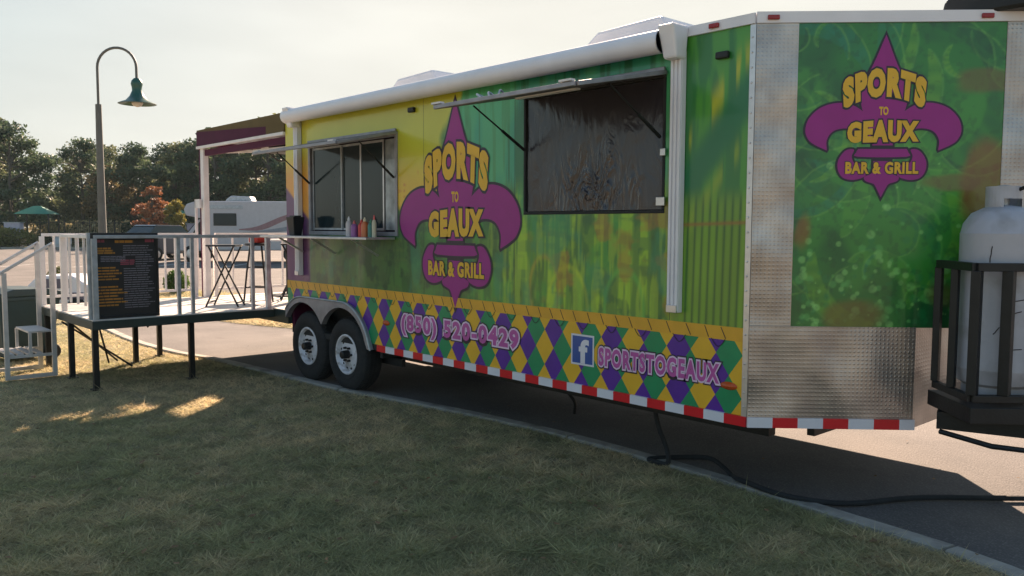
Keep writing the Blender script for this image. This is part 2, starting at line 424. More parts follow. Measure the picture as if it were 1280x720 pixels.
# lower wall with the wheel well cut out
mb = MB(); mb.box(-4.19, -.003, .004, .05, .5, 1.11)
xs = np.linspace(-6, -4.19, 40)
for a, b in zip(xs[:-1], xs[1:]):
    za, zb = (hout(a)+hin(a))/2, (hout(b)+hin(b))/2
    mb.add([(a, .004, za), (b, .004, zb), (b, .004, 1.11), (a, .004, 1.11), (a, .05, za), (b, .05, zb), (b, .05, 1.11), (a, .05, 1.11)],
           [(0, 1, 2, 3), (7, 6, 5, 4), (0, 4, 5, 1)])
mb.build('lower_wall', Mt['dark'], T)
mb = MB(); mb.box(-6, -4.15, .3, .34, .3, 1.08); mb.box(-6, -4.15, .05, .3, 1.02, 1.08); mb.box(-4.17, -4.13, .05, .3, .42, 1.05)
mb.build('wheel_well', Mt['dark'], T)
MB().box(-L, 0, .05, 2.5, .5, .56).build('floor', Mt['dark'], T)
MB().box(-L, 0, 2.504, 2.55, .5, 2.95).build('far_wall', Mt['white'], T)
MB().box(-L-.001, -L+.05, .052, 2.5, .56, 2.95).build('rear_wall', Mt['maroon'], T)
MB().box(-.05, -.003, .052, 2.5, .56, 2.95).build('partition_wall', Mt['dark'], T)
mb = MB(); mb.box(-L, -.0, .0, 2.55, 2.951, 3.0)
mb.prism([(0, 0), (1.262, 1.262), (1.262, 1.288), (0, 2.55)], lambda p, z: (p[0], p[1], z), 2.951, 3.0)
mb.build('roof', Mt['white'], T)
mb = MB()
mb.prism([(0, 0), (1.27, 1.27), (1.27, 1.28), (0, 2.55)], lambda p, z: (p[0], p[1], z), 1.13, 2.949)
mb.build('nose', Mt['white'], T)
mb = MB(); mb.prism([(0, 0), (.705, .705), (.705, 1.845), (0, 2.55)], lambda p, z: (p[0], p[1], z), .5, 1.128)
mb.build('nose_base', Mt['tread'], T)

# --- painted art grids
def art_grid(name, s0, s1, z0, z1, res, fn, place, holes=(), parent=T):
    nx = int(round((s1-s0)/res))+1; nz = int(round((z1-z0)/res))+1
    s = np.linspace(s0, s1, nx); z = np.linspace(z0, z1, nz); SS, ZZ = np.meshgrid(s, z)
    # snap grid lines to the holes' edges
    for h in holes:
        for e in h[:2]: SS[:, np.argmin(abs(s-e))] = e
        for e in h[2:]: ZZ[np.argmin(abs(z-e)), :] = e
    C = np.clip(fn(SS, ZZ)*np.array((1.0, 1.18, 1.0)), 0, .9); idx = np.arange(nx*nz).reshape(nz, nx)
    q = np.stack([idx[:-1, :-1], idx[:-1, 1:], idx[1:, 1:], idx[1:, :-1]], -1)
    cs = (SS[:-1, :-1]+SS[1:, 1:])/2; cz = (ZZ[:-1, :-1]+ZZ[1:, 1:])/2; keep = np.ones(cs.shape, bool)
    for h in holes: keep &= ~((cs > h[0]) & (cs < h[1]) & (cz > h[2]) & (cz < h[3]))
    q = q[keep]
    co = np.array(place(SS.ravel(), ZZ.ravel())).T; n = len(q)
    me = bpy.data.meshes.new(name); me.vertices.add(len(co)); me.vertices.foreach_set('co', co.ravel())
    me.loops.add(4*n); me.loops.foreach_set('vertex_index', q.ravel()); me.polygons.add(n)
    me.polygons.foreach_set('loop_start', np.arange(0, 4*n, 4)); me.polygons.foreach_set('loop_total', np.full(n, 4))
    me.update(calc_edges=True)
    at = me.color_attributes.new('art', 'FLOAT_COLOR', 'POINT')
    at.data.foreach_set('color', np.concatenate([C.reshape(-1, 3), np.ones((nx*nz, 1))], 1).ravel().astype('f4'))
    me.materials.append(Mt['wrap']); me.polygons.foreach_set('use_smooth', np.ones(n, bool))
    o = bpy.data.objects.new(name, me); COL.objects.link(o); o.parent = parent
    return o
LG = lambda r, g, b: np.array(lin((r, g, b)))
def side_art(x, z):
    # lower greens with vertical brush strokes
    n1 = fbm(x*3+5, z*1.2, 4); st = fbm(x*26, z*1.3+3, 3); n2 = fbm(x*7+2, z*7, 4); rib = fbm(x*3+z*1.5, z*22, 2)
    c = np.zeros(x.shape+(3,))+LG(48, 112, 52)
    c = mixc(c, LG(28, 84, 52), sstep(.45, .62, n1))
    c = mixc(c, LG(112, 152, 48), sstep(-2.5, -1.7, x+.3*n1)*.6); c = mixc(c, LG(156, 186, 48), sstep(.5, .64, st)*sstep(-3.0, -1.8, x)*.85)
    c = mixc(c, LG(88, 128, 56), sstep(.55, .7, rib)*.7)
    c = mixc(c, LG(22, 92, 50), sstep(.56, .66, n2)*.6)
    c = mixc(c, LG(62, 150, 60), sstep(.55, .7, fbm(x*5+9, z*4+8, 4))*.6)
    # far left lower: reflected brush painted in as dull green with dark mottling
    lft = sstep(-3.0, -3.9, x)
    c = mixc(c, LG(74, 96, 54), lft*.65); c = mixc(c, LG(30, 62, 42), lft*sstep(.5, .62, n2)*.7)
    # pale arched figures in the green
    for cx, cz, rr, col in ((-1.55, 1.1, .33, (190, 196, 40)), (-1.8, 1.25, .25, (176, 150, 50)), (-1.0, 1.15, .28, (90, 170, 70)), (-.45, 1.3, .3, (170, 186, 50))):
        dd = np.sqrt((x-cx)**2*2.5+(z-cz)**2); c = mixc(c, LG(*col), np.exp(-((dd-rr)/.025)**2)*.7)
    c = mixc(c, LG(20, 70, 44), sstep(.52, .68, fbm(x*16+4, z*5, 4))*.4)
    c = mixc(c, LG(176, 196, 60), sstep(.52, .66, fbm(x*24+9, z*2.5+2, 3))*sstep(-2.8, -2.0, x)*.45)
    c = mixc(c, LG(176, 104, 40), sstep(.6, .72, fbm(x*5+31, z*6+7, 4))*sstep(-2.2, -1.6, x)*.45)
    c = mixc(c, LG(30, 130, 100), sstep(.56, .7, fbm(x*6+51, z*3+17, 4))*.5)
    # teal upper middle
    teal = sstep(-2.95, -2.75, x+.12*np.sin(z*5))*sstep(2.0, 2.2, z+.12*n1)
    tc_ = mixc(np.zeros(x.shape+(3,))+LG(50, 146, 118), LG(34, 108, 72), sstep(.48, .62, st))
    tc_ = mixc(tc_, LG(92, 170, 110), sstep(.55, .7, n1)*.5)
    c = c*(1-teal[..., None])+tc_*teal[..., None]
    # top right green
    rg = sstep(-.66, -.5, x); g2 = mixc(np.zeros(x.shape+(3,))+LG(76, 140, 52), LG(48, 112, 56), sstep(.42, .6, fbm(x*18, z*2, 3)))
    c = c*(1-rg[..., None])+g2*rg[..., None]
    dg = z-(2.28+(x+.25)*1.25)                        # a broad diagonal
    c = mixc(c, LG(26, 104, 66), rg*np.exp(-(dg/.17)**4))
    c = mixc(c, LG(176, 168, 44), rg*np.exp(-((dg-.26)/.09)**2)*sstep(.4, .55, st)*sstep(2.95, 2.7, z))
    c = mixc(c, LG(132, 150, 44), rg*np.exp(-((dg+.26)/.07)**2)*sstep(.4, .6, st)*.9)
    low = rg*sstep(2.0, 1.85, z)
    c = mixc(c, LG(140, 160, 40), low*.55)
    for k in range(9):
        px = -.47+k*.055; c = mixc(c, LG(24, 78, 38), low*np.exp(-((x-px-.02*(z-1.5))/.009)**2)*.9)
    c = mixc(c, LG(150, 96, 44), rg*np.exp(-((z-1.76-.03*x)/.012)**2)*.8)
    # yellow field
    edge = -2.98+.10*np.sin(z*7)+.3*(n1-.5)
    ye = sstep(0.04, -.04, x-edge)*sstep(1.98, 2.12, z+.35*(n2-.5)+.12*np.sin(x*3))
    yc = mixc(np.zeros(x.shape+(3,))+LG(196, 180, 52), LG(226, 170, 38), sstep(2.5, 2.0, z))
    yc = mixc(yc, LG(206, 120, 36), sstep(.6, .72, fbm(x*9, z*9, 4))*sstep(2.35, 2.1, z)*.8)
    c = c*(1-ye[..., None])+yc*ye[..., None]
    le = sstep(-5.44, -5.5, x)*sstep(1.1, 1.12, z)    # left edge: yellow, orange, purple sweep
    lc = mixc(np.zeros(x.shape+(3,))+LG(200, 178, 48), LG(222, 140, 40), sstep(2.6, 2.2, z))
    lc = mixc(lc, LG(92, 34, 98), sstep(0, .05, (2.15-z)-.7*(x+5.95)))
    c = c*(1-le[..., None])+lc*le[..., None]
    return c
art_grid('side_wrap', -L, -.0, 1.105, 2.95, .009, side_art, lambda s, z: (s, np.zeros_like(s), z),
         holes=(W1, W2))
def nose_art(s, z):
    wx = s*2.2+1.2*fbm(s*2.0, z*2.0, 3); wz = z*2.2+1.2*fbm(s*2.0+9, z*2.0+4, 3)
    n = fbm(wx, wz, 3); f = fbm(s*12+wx, z*12, 3); g = fbm(s*30, z*30, 3)
    c = np.zeros(s.shape+(3,))+LG(38, 116, 48)
    c = mixc(c, LG(18, 82, 46), sstep(.38, .66, n)*.8); c = mixc(c, LG(66, 142, 56), sstep(.5, .66, fbm(wx*1.3+7, wz*1.3, 3))*.6)
    rs = random.Random(5)
    pal = ((14, 84, 52), (84, 150, 54), (24, 112, 66), (108, 160, 52), (10, 66, 44), (52, 136, 60), (18, 116, 92))
    for q in range(46):                            # overlapping curved plumes with a bright rim
        cs, cz, r0 = rs.uniform(.1, 1.6), rs.uniform(1.0, 3.05), rs.uniform(.1, .5); wd = r0*rs.uniform(.15, .45); a0 = rs.uniform(0, 6.28); ln = rs.uniform(1.2, 3.0)
        rr_ = np.hypot(s-cs, z-cz)+.015*(f-.5); aa = np.mod(np.arctan2(z-cz, s-cs)-a0, 2*np.pi); tpr = np.clip(np.sin(np.clip(aa/ln, 0, 1)*np.pi), 0, 1)**.6
        hw = wd*tpr/2+1e-4; d_ = np.abs(rr_-r0); inb = sstep(hw, hw*.8-.002, d_)*(aa < ln)
        col = pal[q % 7]; c = mixc(c, LG(*col), inb*(.42+.14*np.sin(aa*22+q)))
        c = mixc(c, LG(120, 176, 84), np.exp(-((d_-hw)/.006)**2)*(aa < ln)*(rr_ > r0)*.35)
    low = sstep(2.15, 1.5, z)
    for q in range(230):                           # bubbles and sparkles in the lower half
        cs, cz, r0 = rs.uniform(.28, 1.45), 1.13+abs(rs.gauss(0, .36)), rs.uniform(.006, .034)
        m_ = (abs(s-cs) < .06) & (abs(z-cz) < .06)
        d_ = np.hypot(s-cs, z-cz); k_ = np.where(m_, sstep(r0, r0*.6, d_), 0)
        c = mixc(c, LG(*((96, 170, 92), (24, 120, 70), (150, 206, 120))[q % 3]), k_*.45)
    c = mixc(c, LG(16, 70, 40), sstep(.56, .7, g)*.35)
    for cs, cz, a, b, col in ((1.38, 1.95, .10, .2, (146, 66, 30)), (.30, 1.72, .06, .12, (150, 78, 36)), (.62, 1.2, .15, .09, (126, 84, 36)),
                              (1.36, 2.6, .12, .05, (116, 84, 48)), (1.15, 1.3, .1, .08, (106, 90, 44)), (1.15, 2.0, .12, .035, (116, 74, 44))):
        dd = np.hypot((s-cs)/a, (z-cz)/b)+(n-.5)*3; c = mixc(c, LG(*col), sstep(1.3, .5, dd)*.6)
    return c
art_grid('nose_wrap', .25, 1.46, 1.125, 2.945, .0065, nose_art, lambda s, z: (c45*(s+.005), c45*(s-.005), z))

# --- tread plate pieces on the nose
def vbox(mb, s0, s1, o0, o1, z0, z1, mi=0):
    v = [VP(s, o, z) for z in (z0, z1) for o in (o0, o1) for s in (s0, s1)]
    mb.add(v, [(0, 2, 3, 1), (4, 5, 7, 6), (0, 1, 5, 4), (2, 6, 7, 3), (0, 4, 6, 2), (1, 3, 7, 5)], mi)
mb = MB(); vbox(mb, .002, .25, .001, .009, 1.13, 2.945); mb.build('corner_plate', Mt['tread'], T)
mb = MB(); vbox(mb, 1.46, 1.79, .001, .009, 1.13, 2.945); mb.build('corner_plate', Mt['tread'], T)
mb = MB(); vbox(mb, .0, 1.0, .002, .014, .56, 1.127); mb.build('stone_guard', Mt['tread'], T)
mb = MB(); mb.box(-.035, .004, -.007, .003, .56, 2.945); mb.build('corner_trim', Mt['alu'], T)
mb = MB()
for i in range(26): mb.lathe([(0, -.013), (.006, -.012), (.008, -.006)], (-.02, 0, .62+i*.09), 'y', 6)
for i in range(20): mb.lathe([(0, -.013), (.006, -.012), (.008, -.006)], (-.3-i*.3, -.022, 2.965), 'y', 6)
tag(mb.build('rivets', Mt['alu'], T, True), kind='stuff')
mb = MB(); vbox(mb, .0, 1.81, .003, .02, 2.946, 3.012); mb.build('nose_trim', Mt['white'], T)
MB().box(-L, 0, -.02, .0, 2.946, 3.008).build('roof_trim', Mt['white'], T)
for x, m in ((-.28, 'redlens'), (-.52, 'redlens')):
    MB().box(x-.035, x+.035, -.04, -.018, 2.962, 2.992).build('marker_light', Mt[m], T, bevel=.006)
for s in (.06, 1.3):
    mb = MB(); vbox(mb, s, s+.07, .02, .036, 2.962, 2.99); mb.build('marker_light', Mt['redlens'], T, bevel=.005)

# --- printed harlequin, rope band, reflective strip
def clip(poly, a, b, c):     # keep a*x+b*z >= c
    out = []
    for i in range(len(poly)):
        p, q = poly[i], poly[(i+1) % len(poly)]; dp = a*p[0]+b*p[1]-c; dq = a*q[0]+b*q[1]-c
        if dp >= 0: out.append(p)
        if dp*dq < 0: t = dp/(dp-dq); out.append((p[0]+(q[0]-p[0])*t, p[1]+(q[1]-p[1])*t))
    return out
def box_clip(poly, x0, x1, z0, z1):
    for a, b, c in ((1, 0, x0), (-1, 0, -x1), (0, 1, z0), (0, -1, -z1)):
        if len(poly) < 3: return []
        poly = clip(poly, a, b, c)
    return poly if len(poly) > 2 else []
mb = MB(); HH = .136; zc0 = .80
strips = [(-6+.05*i, -5.95+.05*i) for i in range(37)]+[(-4.15, -.035)]
k = 0; x = -.62-HW*60
while x < .2:
    for j in range(-3, 4):
        zc = zc0+j*2*HH+(HH if k % 2 else 0)
        dia = [(x-HW, zc), (x, zc-HH), (x+HW, zc), (x, zc+HH)]
        for a, b in strips:
            if b < x-HW or a > x+HW: continue
            p = box_clip(dia, a, b, .56, 1.022)
            if not p: continue
            if a < -4.16:
                ha, hb = (hout(a)+hin(a))/2, (hout(b)+hin(b))/2; sl = (hb-ha)/(b-a)
                p = clip(p, -sl, 1, ha-sl*a)
                if len(p) < 3: continue
            mb.add([(u, 0.0, v) for u, v in p], [tuple(range(len(p)))], k % 3)
    x += HW; k += 1
mb.build('harlequin_band', [Mt['gold'], Mt['dpurple'], Mt['green']], T)
mb = MB(); mb.box(-L, -.036, -.003, .002, 1.022, 1.108)
mb.build('rope_band', Mt['rope'], T)
mb = MB(); i = 0; x = -5.9
while x < -.06:
    j = rnd.uniform(-.004, .004); mb.bar((x, -.0045, 1.03), (x-.035+j, -.0045, 1.102), .005, .001, upv=(0, 1, 0))
    if i % 2 == 0:
        pts = [(x+.02+q*.017, -.0045, 1.026-.05*math.sin(q/6*math.pi)) for q in range(7)]
        for p, q in zip(pts[:-1], pts[1:]): mb.bar(p, q, .005, .001, upv=(0, 1, 0))
    x += rnd.uniform(.11, .17); i += 1
tag(mb.build('rope_lines', Mt['line'], T), kind='stuff')
W_, i = .153, 0
x = 0.0
mbr = {}
while x-W_ > -4.25:
    MB().box(x-W_, x, -.016, .002, .497, .5595).build('reflective_tape', Mt['red' if i % 2 == 0 else 'refl'], T); x -= W_; i += 1
s = 0.0; i = 1
while s < .96:
    mb = MB(); e = min(s+W_, 1.01); vbox(mb, s, e, .0, .024, .497, .5595); mb.build('reflective_tape', Mt['red' if i % 2 == 0 else 'refl'], T); s += W_; i += 1
# chassis
mb = MB(); mb.box(-6, -.02, .3, .38, .38, .498); mb.box(-6, -.02, 2.17, 2.25, .38, .498)
for x in np.arange(-5.8, .3, .6): mb.box(x, x+.05, .38, 2.17, .42, .498)
mb.build('chassis', Mt['black'], T)
for xw in XW:
    MB().tube([(xw, .12, .385), (xw, 2.43, .385)], .035, 10).build('axle', Mt['black'], T, True)

# --- fender
mb = MB(); xs = np.linspace(-6.0, -4.222, 60); top = [(x, hout(x)) for x in xs]; V = []
for x in xs:
    zi = hin(x); zo = max(hout(x), zi+.002)
    V += [(x, -.035, zi), (x, -.035, zo-.015), (x, -.022, zo), (x, .03, zo), (x, .03, zi)]
F = [(j*5+k, j*5+k+1, (j+1)*5+k+1, (j+1)*5+k) for j in range(59) for k in range(4)]+[(j*5+4, j*5, (j+1)*5, (j+1)*5+4) for j in range(59)]
mb.add(V, F).build('fender', Mt['hframe'], T, True)
mb = MB(); mb.tube([(x, -.036, hout(x)-.004) for x in xs], .011, 6); mb.build('fender_trim', Mt['galv'], T, True)

# --- wheels
def make_wheel(x, y, sgn):
    rim = MB()
    o = y
    prof = [(.0, .035), (.06, .035), (.075, .03), (.1, .028), (.14, .04), (.165, .05), (.178, .035), (.19, .005), (.2, 0), (.212, .004), (.214, .02), (.2, .06), (.195, .2)]
    rim.lathe([(r, h*sgn) for r, h in prof], (0, 0, 0), 'y', 36)
    w = rim.build('wheel', mat_rim, T, True); w.location = (x, y, .385)
    t = MB()
    tp = [(.205, .015), (.225, .002), (.28, -.006), (.33, -.002), (.362, .012), (.378, .032), (.385, .06), (.385, .17), (.37, .21), (.33, .225), (.23, .22), (.2, .2)]
    t.lathe([(r, h*sgn) for r, h in tp], (0, 0, 0), 'y', 48)
    for i in range(72):
        a = i*2*math.pi/72; ca, sa = math.cos(a), math.sin(a)
        t.bar((ca*.372, sgn*.02, sa*.372), (ca*.387, sgn*.06, sa*.387), .012, .01)
    for i in range(120):
        a = i*2*math.pi/120; ca, sa = math.cos(a), math.sin(a)
        for q in range(3): t.bar((ca*.386, sgn*(.06+q*.042), sa*.386), (ca*.386, sgn*(.088+q*.042), sa*.386), .011, .006)
    t.build('tyre', Mt['rubber'], w, True)
    h = MB(); h.lathe([(.0, -.055), (.03, -.055), (.042, -.045), (.045, .03)], (0, 0, 0), 'y', 20) if sgn > 0 else None
    for i in range(6):
        a = i*2*math.pi/6; h.lathe([(0, -.002), (.012, -.001), (.013, .03)], (.075*math.cos(a), 0, .075*math.sin(a)), 'y', 6)
    h.build('hub', Mt['black'], w, True)
    vh = MB().lathe([(0, .0), (.0135, .0), (.0135, .004)], (0, 0, 0), 'y', 10).build('vent_hole', Mt['dark'], w)
    for i in range(12):
        a = (i+.5)*2*math.pi/12; q = vh
        if i: q = vh.copy(); COL.objects.link(q)
        q.parent = w; q.location = (.152*math.cos(a), .0405, .152*math.sin(a))
    g = MB(); g.lathe([(.252, -.0075), (.256, -.009), (.26, -.0075)], (0, 0, 0), 'y', 40); g.build('tyre_line', Mt['rubber'], w)
    return w
mat_rim = mat('white_rim', (.66, .68, .74), .4, .1, var=.1, scale=14, grime=((.25, .22, .2), 12))
for xw in XW:
    w = make_wheel(xw, .02, 1)
    c = copy_tree(w, T); c.location = (xw, 2.53, .385); c.rotation_euler = (0, 0, math.pi)

# ------------------------------------------------------------------ lettering and the emblem
def txt(body, off=0.0, shear=0, spacing=1.0, seg=3):
    cu = bpy.data.curves.new('t', 'FONT'); cu.body = body; cu.size = 1; cu.offset = off; cu.shear = shear; cu.space_character = spacing
    cu.resolution_u = seg; cu.fill_mode = 'FRONT'
    ob = bpy.data.objects.new('t', cu); COL.objects.link(ob); dg = bpy.context.evaluated_depsgraph_get()
    me = bpy.data.meshes.new_from_object(ob.evaluated_get(dg))
    v = [tuple(p.co[:2]) for p in me.vertices]; f = [tuple(p.vertices) for p in me.polygons]
    COL.objects.unlink(ob); bpy.data.objects.remove(ob); bpy.data.meshes.remove(me)
    return v, f
def put_text(name, body, mp, place, mats, offs, lay, spacing=1.0):
    """mp maps u in -1..1 and v in 0..1 to the panel; layers from back to front"""
    bv, _ = txt(body, offs[-1], spacing=spacing)
    x0 = min(p[0] for p in bv); x1 = max(p[0] for p in bv); y0 = min(p[1] for p in bv); y1 = max(p[1] for p in bv)
    mb = MB()
    for k, of in enumerate(offs):
        v, f = txt(body, of, spacing=spacing)
        pts = []
        for p in v:
            u = (p[0]-x0)/(x1-x0)*2-1; t = (p[1]-y0)/(y1-y0); a, b = mp(u, t); pts.append(place(a, b, lay[k]))
        mb.add(pts, f, k)
    return mb.build(name, [Mt[m] for m in mats], T)
def offset_poly(P, d):
    n = len(P); out = []; ar = sum(P[i][0]*P[(i+1) % n][1]-P[(i+1) % n][0]*P[i][1] for i in range(n)); sg = 1 if ar > 0 else -1
    for i in range(n):
        a, b, c = Vector(P[i-1]), Vector(P[i]), Vector(P[(i+1) % n]); e1 = (b-a).normalized(); e2 = (c-b).normalized()
        n1 = Vector((e1.y, -e1.x))*sg; n2 = Vector((e2.y, -e2.x))*sg; m = n1+n2
        if m.length < .3: m = n1*1.0+n2
        m = m.normalized() if m.length > 1e-6 else n1
        out.append(tuple(b+m*min(d/max(m.dot(n1), .45), 2.2*d)))
    return out
def sm(pts, n=5): return [(p.x, p.y) for p in bez([(a, b, 0) for a, b in pts], n)]
def mir(P): return [(-a, b) for a, b in P]
# unit emblem: x -1..1, y from 1 (tip) to -1.07 (foot)
half_spear = [(0, 1.13)]+sm([(.03, 1.05), (.13, .78), (.235, .53), (.26, .4)])+sm([(.31, .3), (.275, .1), (.2, -.06), (.14, -.22), (.13, -.4)])
spear = half_spear+mir(half_spear)[::-1][:-1]
wing = sm([(.13, -.12), (.24, .05), (.42, .17), (.62, .19), (.82, .12), (.96, -.03), (1.0, -.2), (.95, -.33), (.86, -.4), (.72, -.47)])
wing += sm([(.715, -.46), (.72, -.33), (.66, -.22), (.56, -.17), (.42, -.17), (.3, -.24), (.16, -.3)])
band_ = sm([(-.31, -.45), (-.335, -.5), (-.31, -.56), (.31, -.56), (.335, -.5), (.31, -.45)], 3)
lobe = sm([(.2, -.74), (.27, -.66), (.36, -.64), (.39, -.55), (.365, -.46), (.47, -.47), (.56, -.6), (.565, -.74), (.5, -.85), (.38, -.885), (.26, -.86), (.2, -.82)])
foot = sm([(-.11, -.62), (-.12, -.78), (-.22, -.84), (-.2, -.9), (-.1, -.94), (-.06, -1.0), (0, -1.13)])+sm([(0, -1.13), (.06, -1.0), (.1, -.94), (.2, -.9), (.22, -.84), (.12, -.78), (.11, -.62)])[1:]
def emblem(cx, cz, sx, sz, place, foot_len=1.0):
    mb = MB()
    ft = [(a, b if b > -.99 else -1+(b+1)*foot_len) for a, b in foot]
    for k, P in enumerate((spear, wing, mir(wing), band_, lobe, mir(lobe), ft)):
        for lay, d, mi in ((.0012, .028, 0), (.0024, 0, 1)):
            Q = offset_poly(P, d) if d else P
            tri = tessellate_polygon([[Vector((a, b, 0)) for a, b in Q]])
            mb.add([place(cx+a*sx, cz+b*sz, lay+k*.0001) for a, b in Q], [tuple(t) for t in tri], mi)
    mb.build('fleur_emblem', [Mt['line'], Mt['purple']], T)
    def arch(u, t):
        top = .68-.17*u*u; bot = .27-.18*u*u
        return cx+(u*.53+.03*u*(t-.5))*sx, cz+(bot+(top-bot)*t)*sz
    def flat(w, b, h): return lambda u, t: (cx+u*w*sx, cz+(b+h*t)*sz)
    L1 = (.0034, .0046)
    put_text('lettering', 'SPORTS', arch, place, ('line', 'gold'), (.135, .075), L1, 1.2)
    put_text('lettering', 'TO', flat(.06, .02, .12), place, ('gold',), (.045,), (.004,))
    def gx_(u, t): return cx+u*.46*sx, cz+(-.36+.01*u+(.32-.03*abs(u))*t)*sz
    put_text('lettering', 'GEAUX', gx_, place, ('line', 'gold'), (.135, .075), L1, 1.2)
    put_text('lettering', 'BAR & GRILL', flat(.47, -.8, .17), place, ('line', 'gold'), (.105, .05), L1, 1.14)
PS = lambda x, z, l: (x, -l-.001, z)
PN = lambda s, z, l: VP(s, .0055+l, z)
emblem(-2.9, 1.92, .83, .79, PS, 1.1)
emblem(.762, 2.393, .458, .425, PN)
def lin_text(name, body, x0, x1, z0a, z1a, z0b, z1b, mats, offs, lay, sp=1.05):
    def mp(u, t):
        k = (u+1)/2; b = z0a+(z0b-z0a)*k; h = z1a+(z1b-z1a)*k; return x0+(x1-x0)*k, b+(h-b)*t
    return put_text(name, body, mp, PS, mats, offs, lay, sp)
lin_text('phone_number', '(850) 520-0429', -3.72, -2.08, .70, .90, .70, .90, ('line', 'palep', 'pink'), (.17, .115, .045), (.002, .003, .004), 1.2)
lin_text('web_lettering', 'SPORTSTOGEAUX', -1.225, -.2, .725, .86, .735, .865, ('line', 'palep', 'pink'), (.17, .115, .045), (.002, .003, .004), 1.2)
mb = MB()
for i, (g, mi) in enumerate(((0, 0), (.014, 1))):
    mb.add([(-1.5+g, -.003-i*.001, .705+g), (-1.27-g, -.003-i*.001, .705+g), (-1.27-g, -.003-i*.001, .935-g), (-1.5+g, -.003-i*.001, .935-g)], [(0, 1, 2, 3)], mi)
v, f = txt('f', .04); x0 = min(p[0] for p in v); x1 = max(p[0] for p in v); y0 = min(p[1] for p in v); y1 = max(p[1] for p in v)
mb.add([(-1.42+(p[0]-x0)/(x1-x0)*.1, -.0055, .72+(p[1]-y0)/(y1-y0)*.18) for p in v], f, 0)
mb.build('social_logo', [Mt['refl'], Mt['blue']], T)
for x in (-.60, -2.14, -3.36, -5.62):
    MB().box(x-.0015, x+.0015, -.0006, .001, 1.11, 2.94).build('panel_seam', Mt['line'], T)
# little lights on the side
for x, z, m in ((-.13, .735, 'amber'), (-3.98, .79, 'amber')):
    mb = MB(); mb.lathe([(0, -.022), (.6, -.016), (1, 0)], (0, 0, 0), 'y', 16); o = mb.build('side_marker', Mt[m], T, True)
    o.location = (x, -.004, z); o.scale = (.062, 1, .026)
for x, z in ((-3.52, 2.785), (-.22, 2.79)):
    MB().box(x-.045, x+.045, -.035, -.002, z-.022, z+.022).build('scene_light', Mt['black'], T, bevel=.008)
MB().box(-3.97, -3.72, -.008, -.002, 1.0, 1.07) if 0 else None

# ------------------------------------------------------------------ windows and hatches
def frame_box(mb, x0, x1, z0, z1, y0, y1, t, mi=0):
    mb.box(x0, x1, y0, y1, z0, z0+t, mi); mb.box(x0, x1, y0, y1, z1-t, z1, mi)
    mb.box(x0, x0+t, y0, y1, z0+t, z1-t, mi); mb.box(x1-t, x1, y0, y1, z0+t, z1-t, mi)
mb = MB(); frame_box(mb, W1[0]-.012, W1[1]+.012, W1[2]-.012, W1[3]+.012, -.014, .03, .04)
wf = mb.build('window', Mt['hframe'], T, bevel=.003); wf['label'] = 'rear sliding serving window with dark panes'
xs_ = [-5.41, -4.98, -4.55, -4.2, -3.96]
for i, (a, b) in enumerate(((-5.41, -4.8), (-4.82, -4.45), (-4.45, -4.02))):
    mb = MB(); frame_box(mb, a, b, 1.685, 2.56, .01+.012*(i % 2), .024+.012*(i % 2), .022); mb.build('sash', Mt['alu' if i == 2 else 'galv'], wf)
    MB().box(a+.02, b-.02, .017+.012*(i % 2), .021+.012*(i % 2), 1.7, 2.54).build('pane', Mt['glass'], wf)
M_panerefl = mat('painted_reflection_pane', (.3, .33, .35), .08, var=.5, scale=7, spec=.6)  # opaque mottled pale grey imitates the reflection on this pane
MB().box(-4.0, -3.82, .014, .018, 1.69, 2.555).build('side_pane', M_panerefl, wf)
mb = MB(); frame_box(mb, W2[0]-.012, W2[1]+.012, W2[2]-.008, W2[3]+.008, -.006, .03, .022)
wf2 = mb.build('window', Mt['dark'], T, bevel=.003); wf2['label'] = 'front serving opening closed with a black crinkled screen'
M_vin = bpy.data.materials.new('black_vinyl_sheet'); M_vin.use_nodes = True
t = M_vin.node_tree; n = t.nodes; b = n['Principled BSDF']; b.inputs['Base Color'].default_value = (.028, .025, .036, 1); b.inputs['Roughness'].default_value = .22
b.inputs['Specular IOR Level'].default_value = .6
tc = n.new('ShaderNodeTexCoord'); mpn = n.new('ShaderNodeMapping'); mpn.inputs['Scale'].default_value = (3.2, 1, 1.1); t.links.new(tc.outputs['Object'], mpn.inputs[0])
nz = n.new('ShaderNodeTexNoise'); nz.inputs['Scale'].default_value = 2.4; nz.inputs['Detail'].default_value = 2.5; nz.inputs['Distortion'].default_value = 2.2
t.links.new(mpn.outputs[0], nz.inputs['Vector'])
# folds gather around the lower middle of the sheet
gd = n.new('ShaderNodeVectorMath'); gd.operation = 'DISTANCE'; gd.inputs[1].default_value = (-1.3, 0, 1.9); t.links.new(tc.outputs['Object'], gd.inputs[0])
mk = n.new('ShaderNodeMapRange'); mk.inputs[1].default_value = .12; mk.inputs[2].default_value = .5; mk.inputs[3].default_value = .85; mk.inputs[4].default_value = .1; t.links.new(gd.outputs['Value'], mk.inputs[0])
bp = n.new('ShaderNodeBump'); bp.inputs['Distance'].default_value = .09; t.links.new(mk.outputs[0], bp.inputs['Strength'])
t.links.new(nz.outputs[0], bp.inputs['Height']); t.links.new(bp.outputs[0], b.inputs['Normal'])
b.inputs['Coat Weight'].default_value = .15; b.inputs['Coat Roughness'].default_value = .08; t.links.new(bp.outputs[0], b.inputs['Coat Normal'])
nxv, nzv = 60, 40; mb = MB(); V = []
for j in range(nzv+1):
    for i in range(nxv+1):
        x = W2[0]+.018+(W2[1]-W2[0]-.036)*i/nxv; z = W2[2]+.018+(W2[3]-W2[2]-.036)*j/nzv
        fall = max(0, 1-j/nzv*1.1)
        V.append((x, .012+.004*fall*math.sin(x*14+3*math.sin(z*4))+.001*fall*math.sin(x*31+z*9), z))
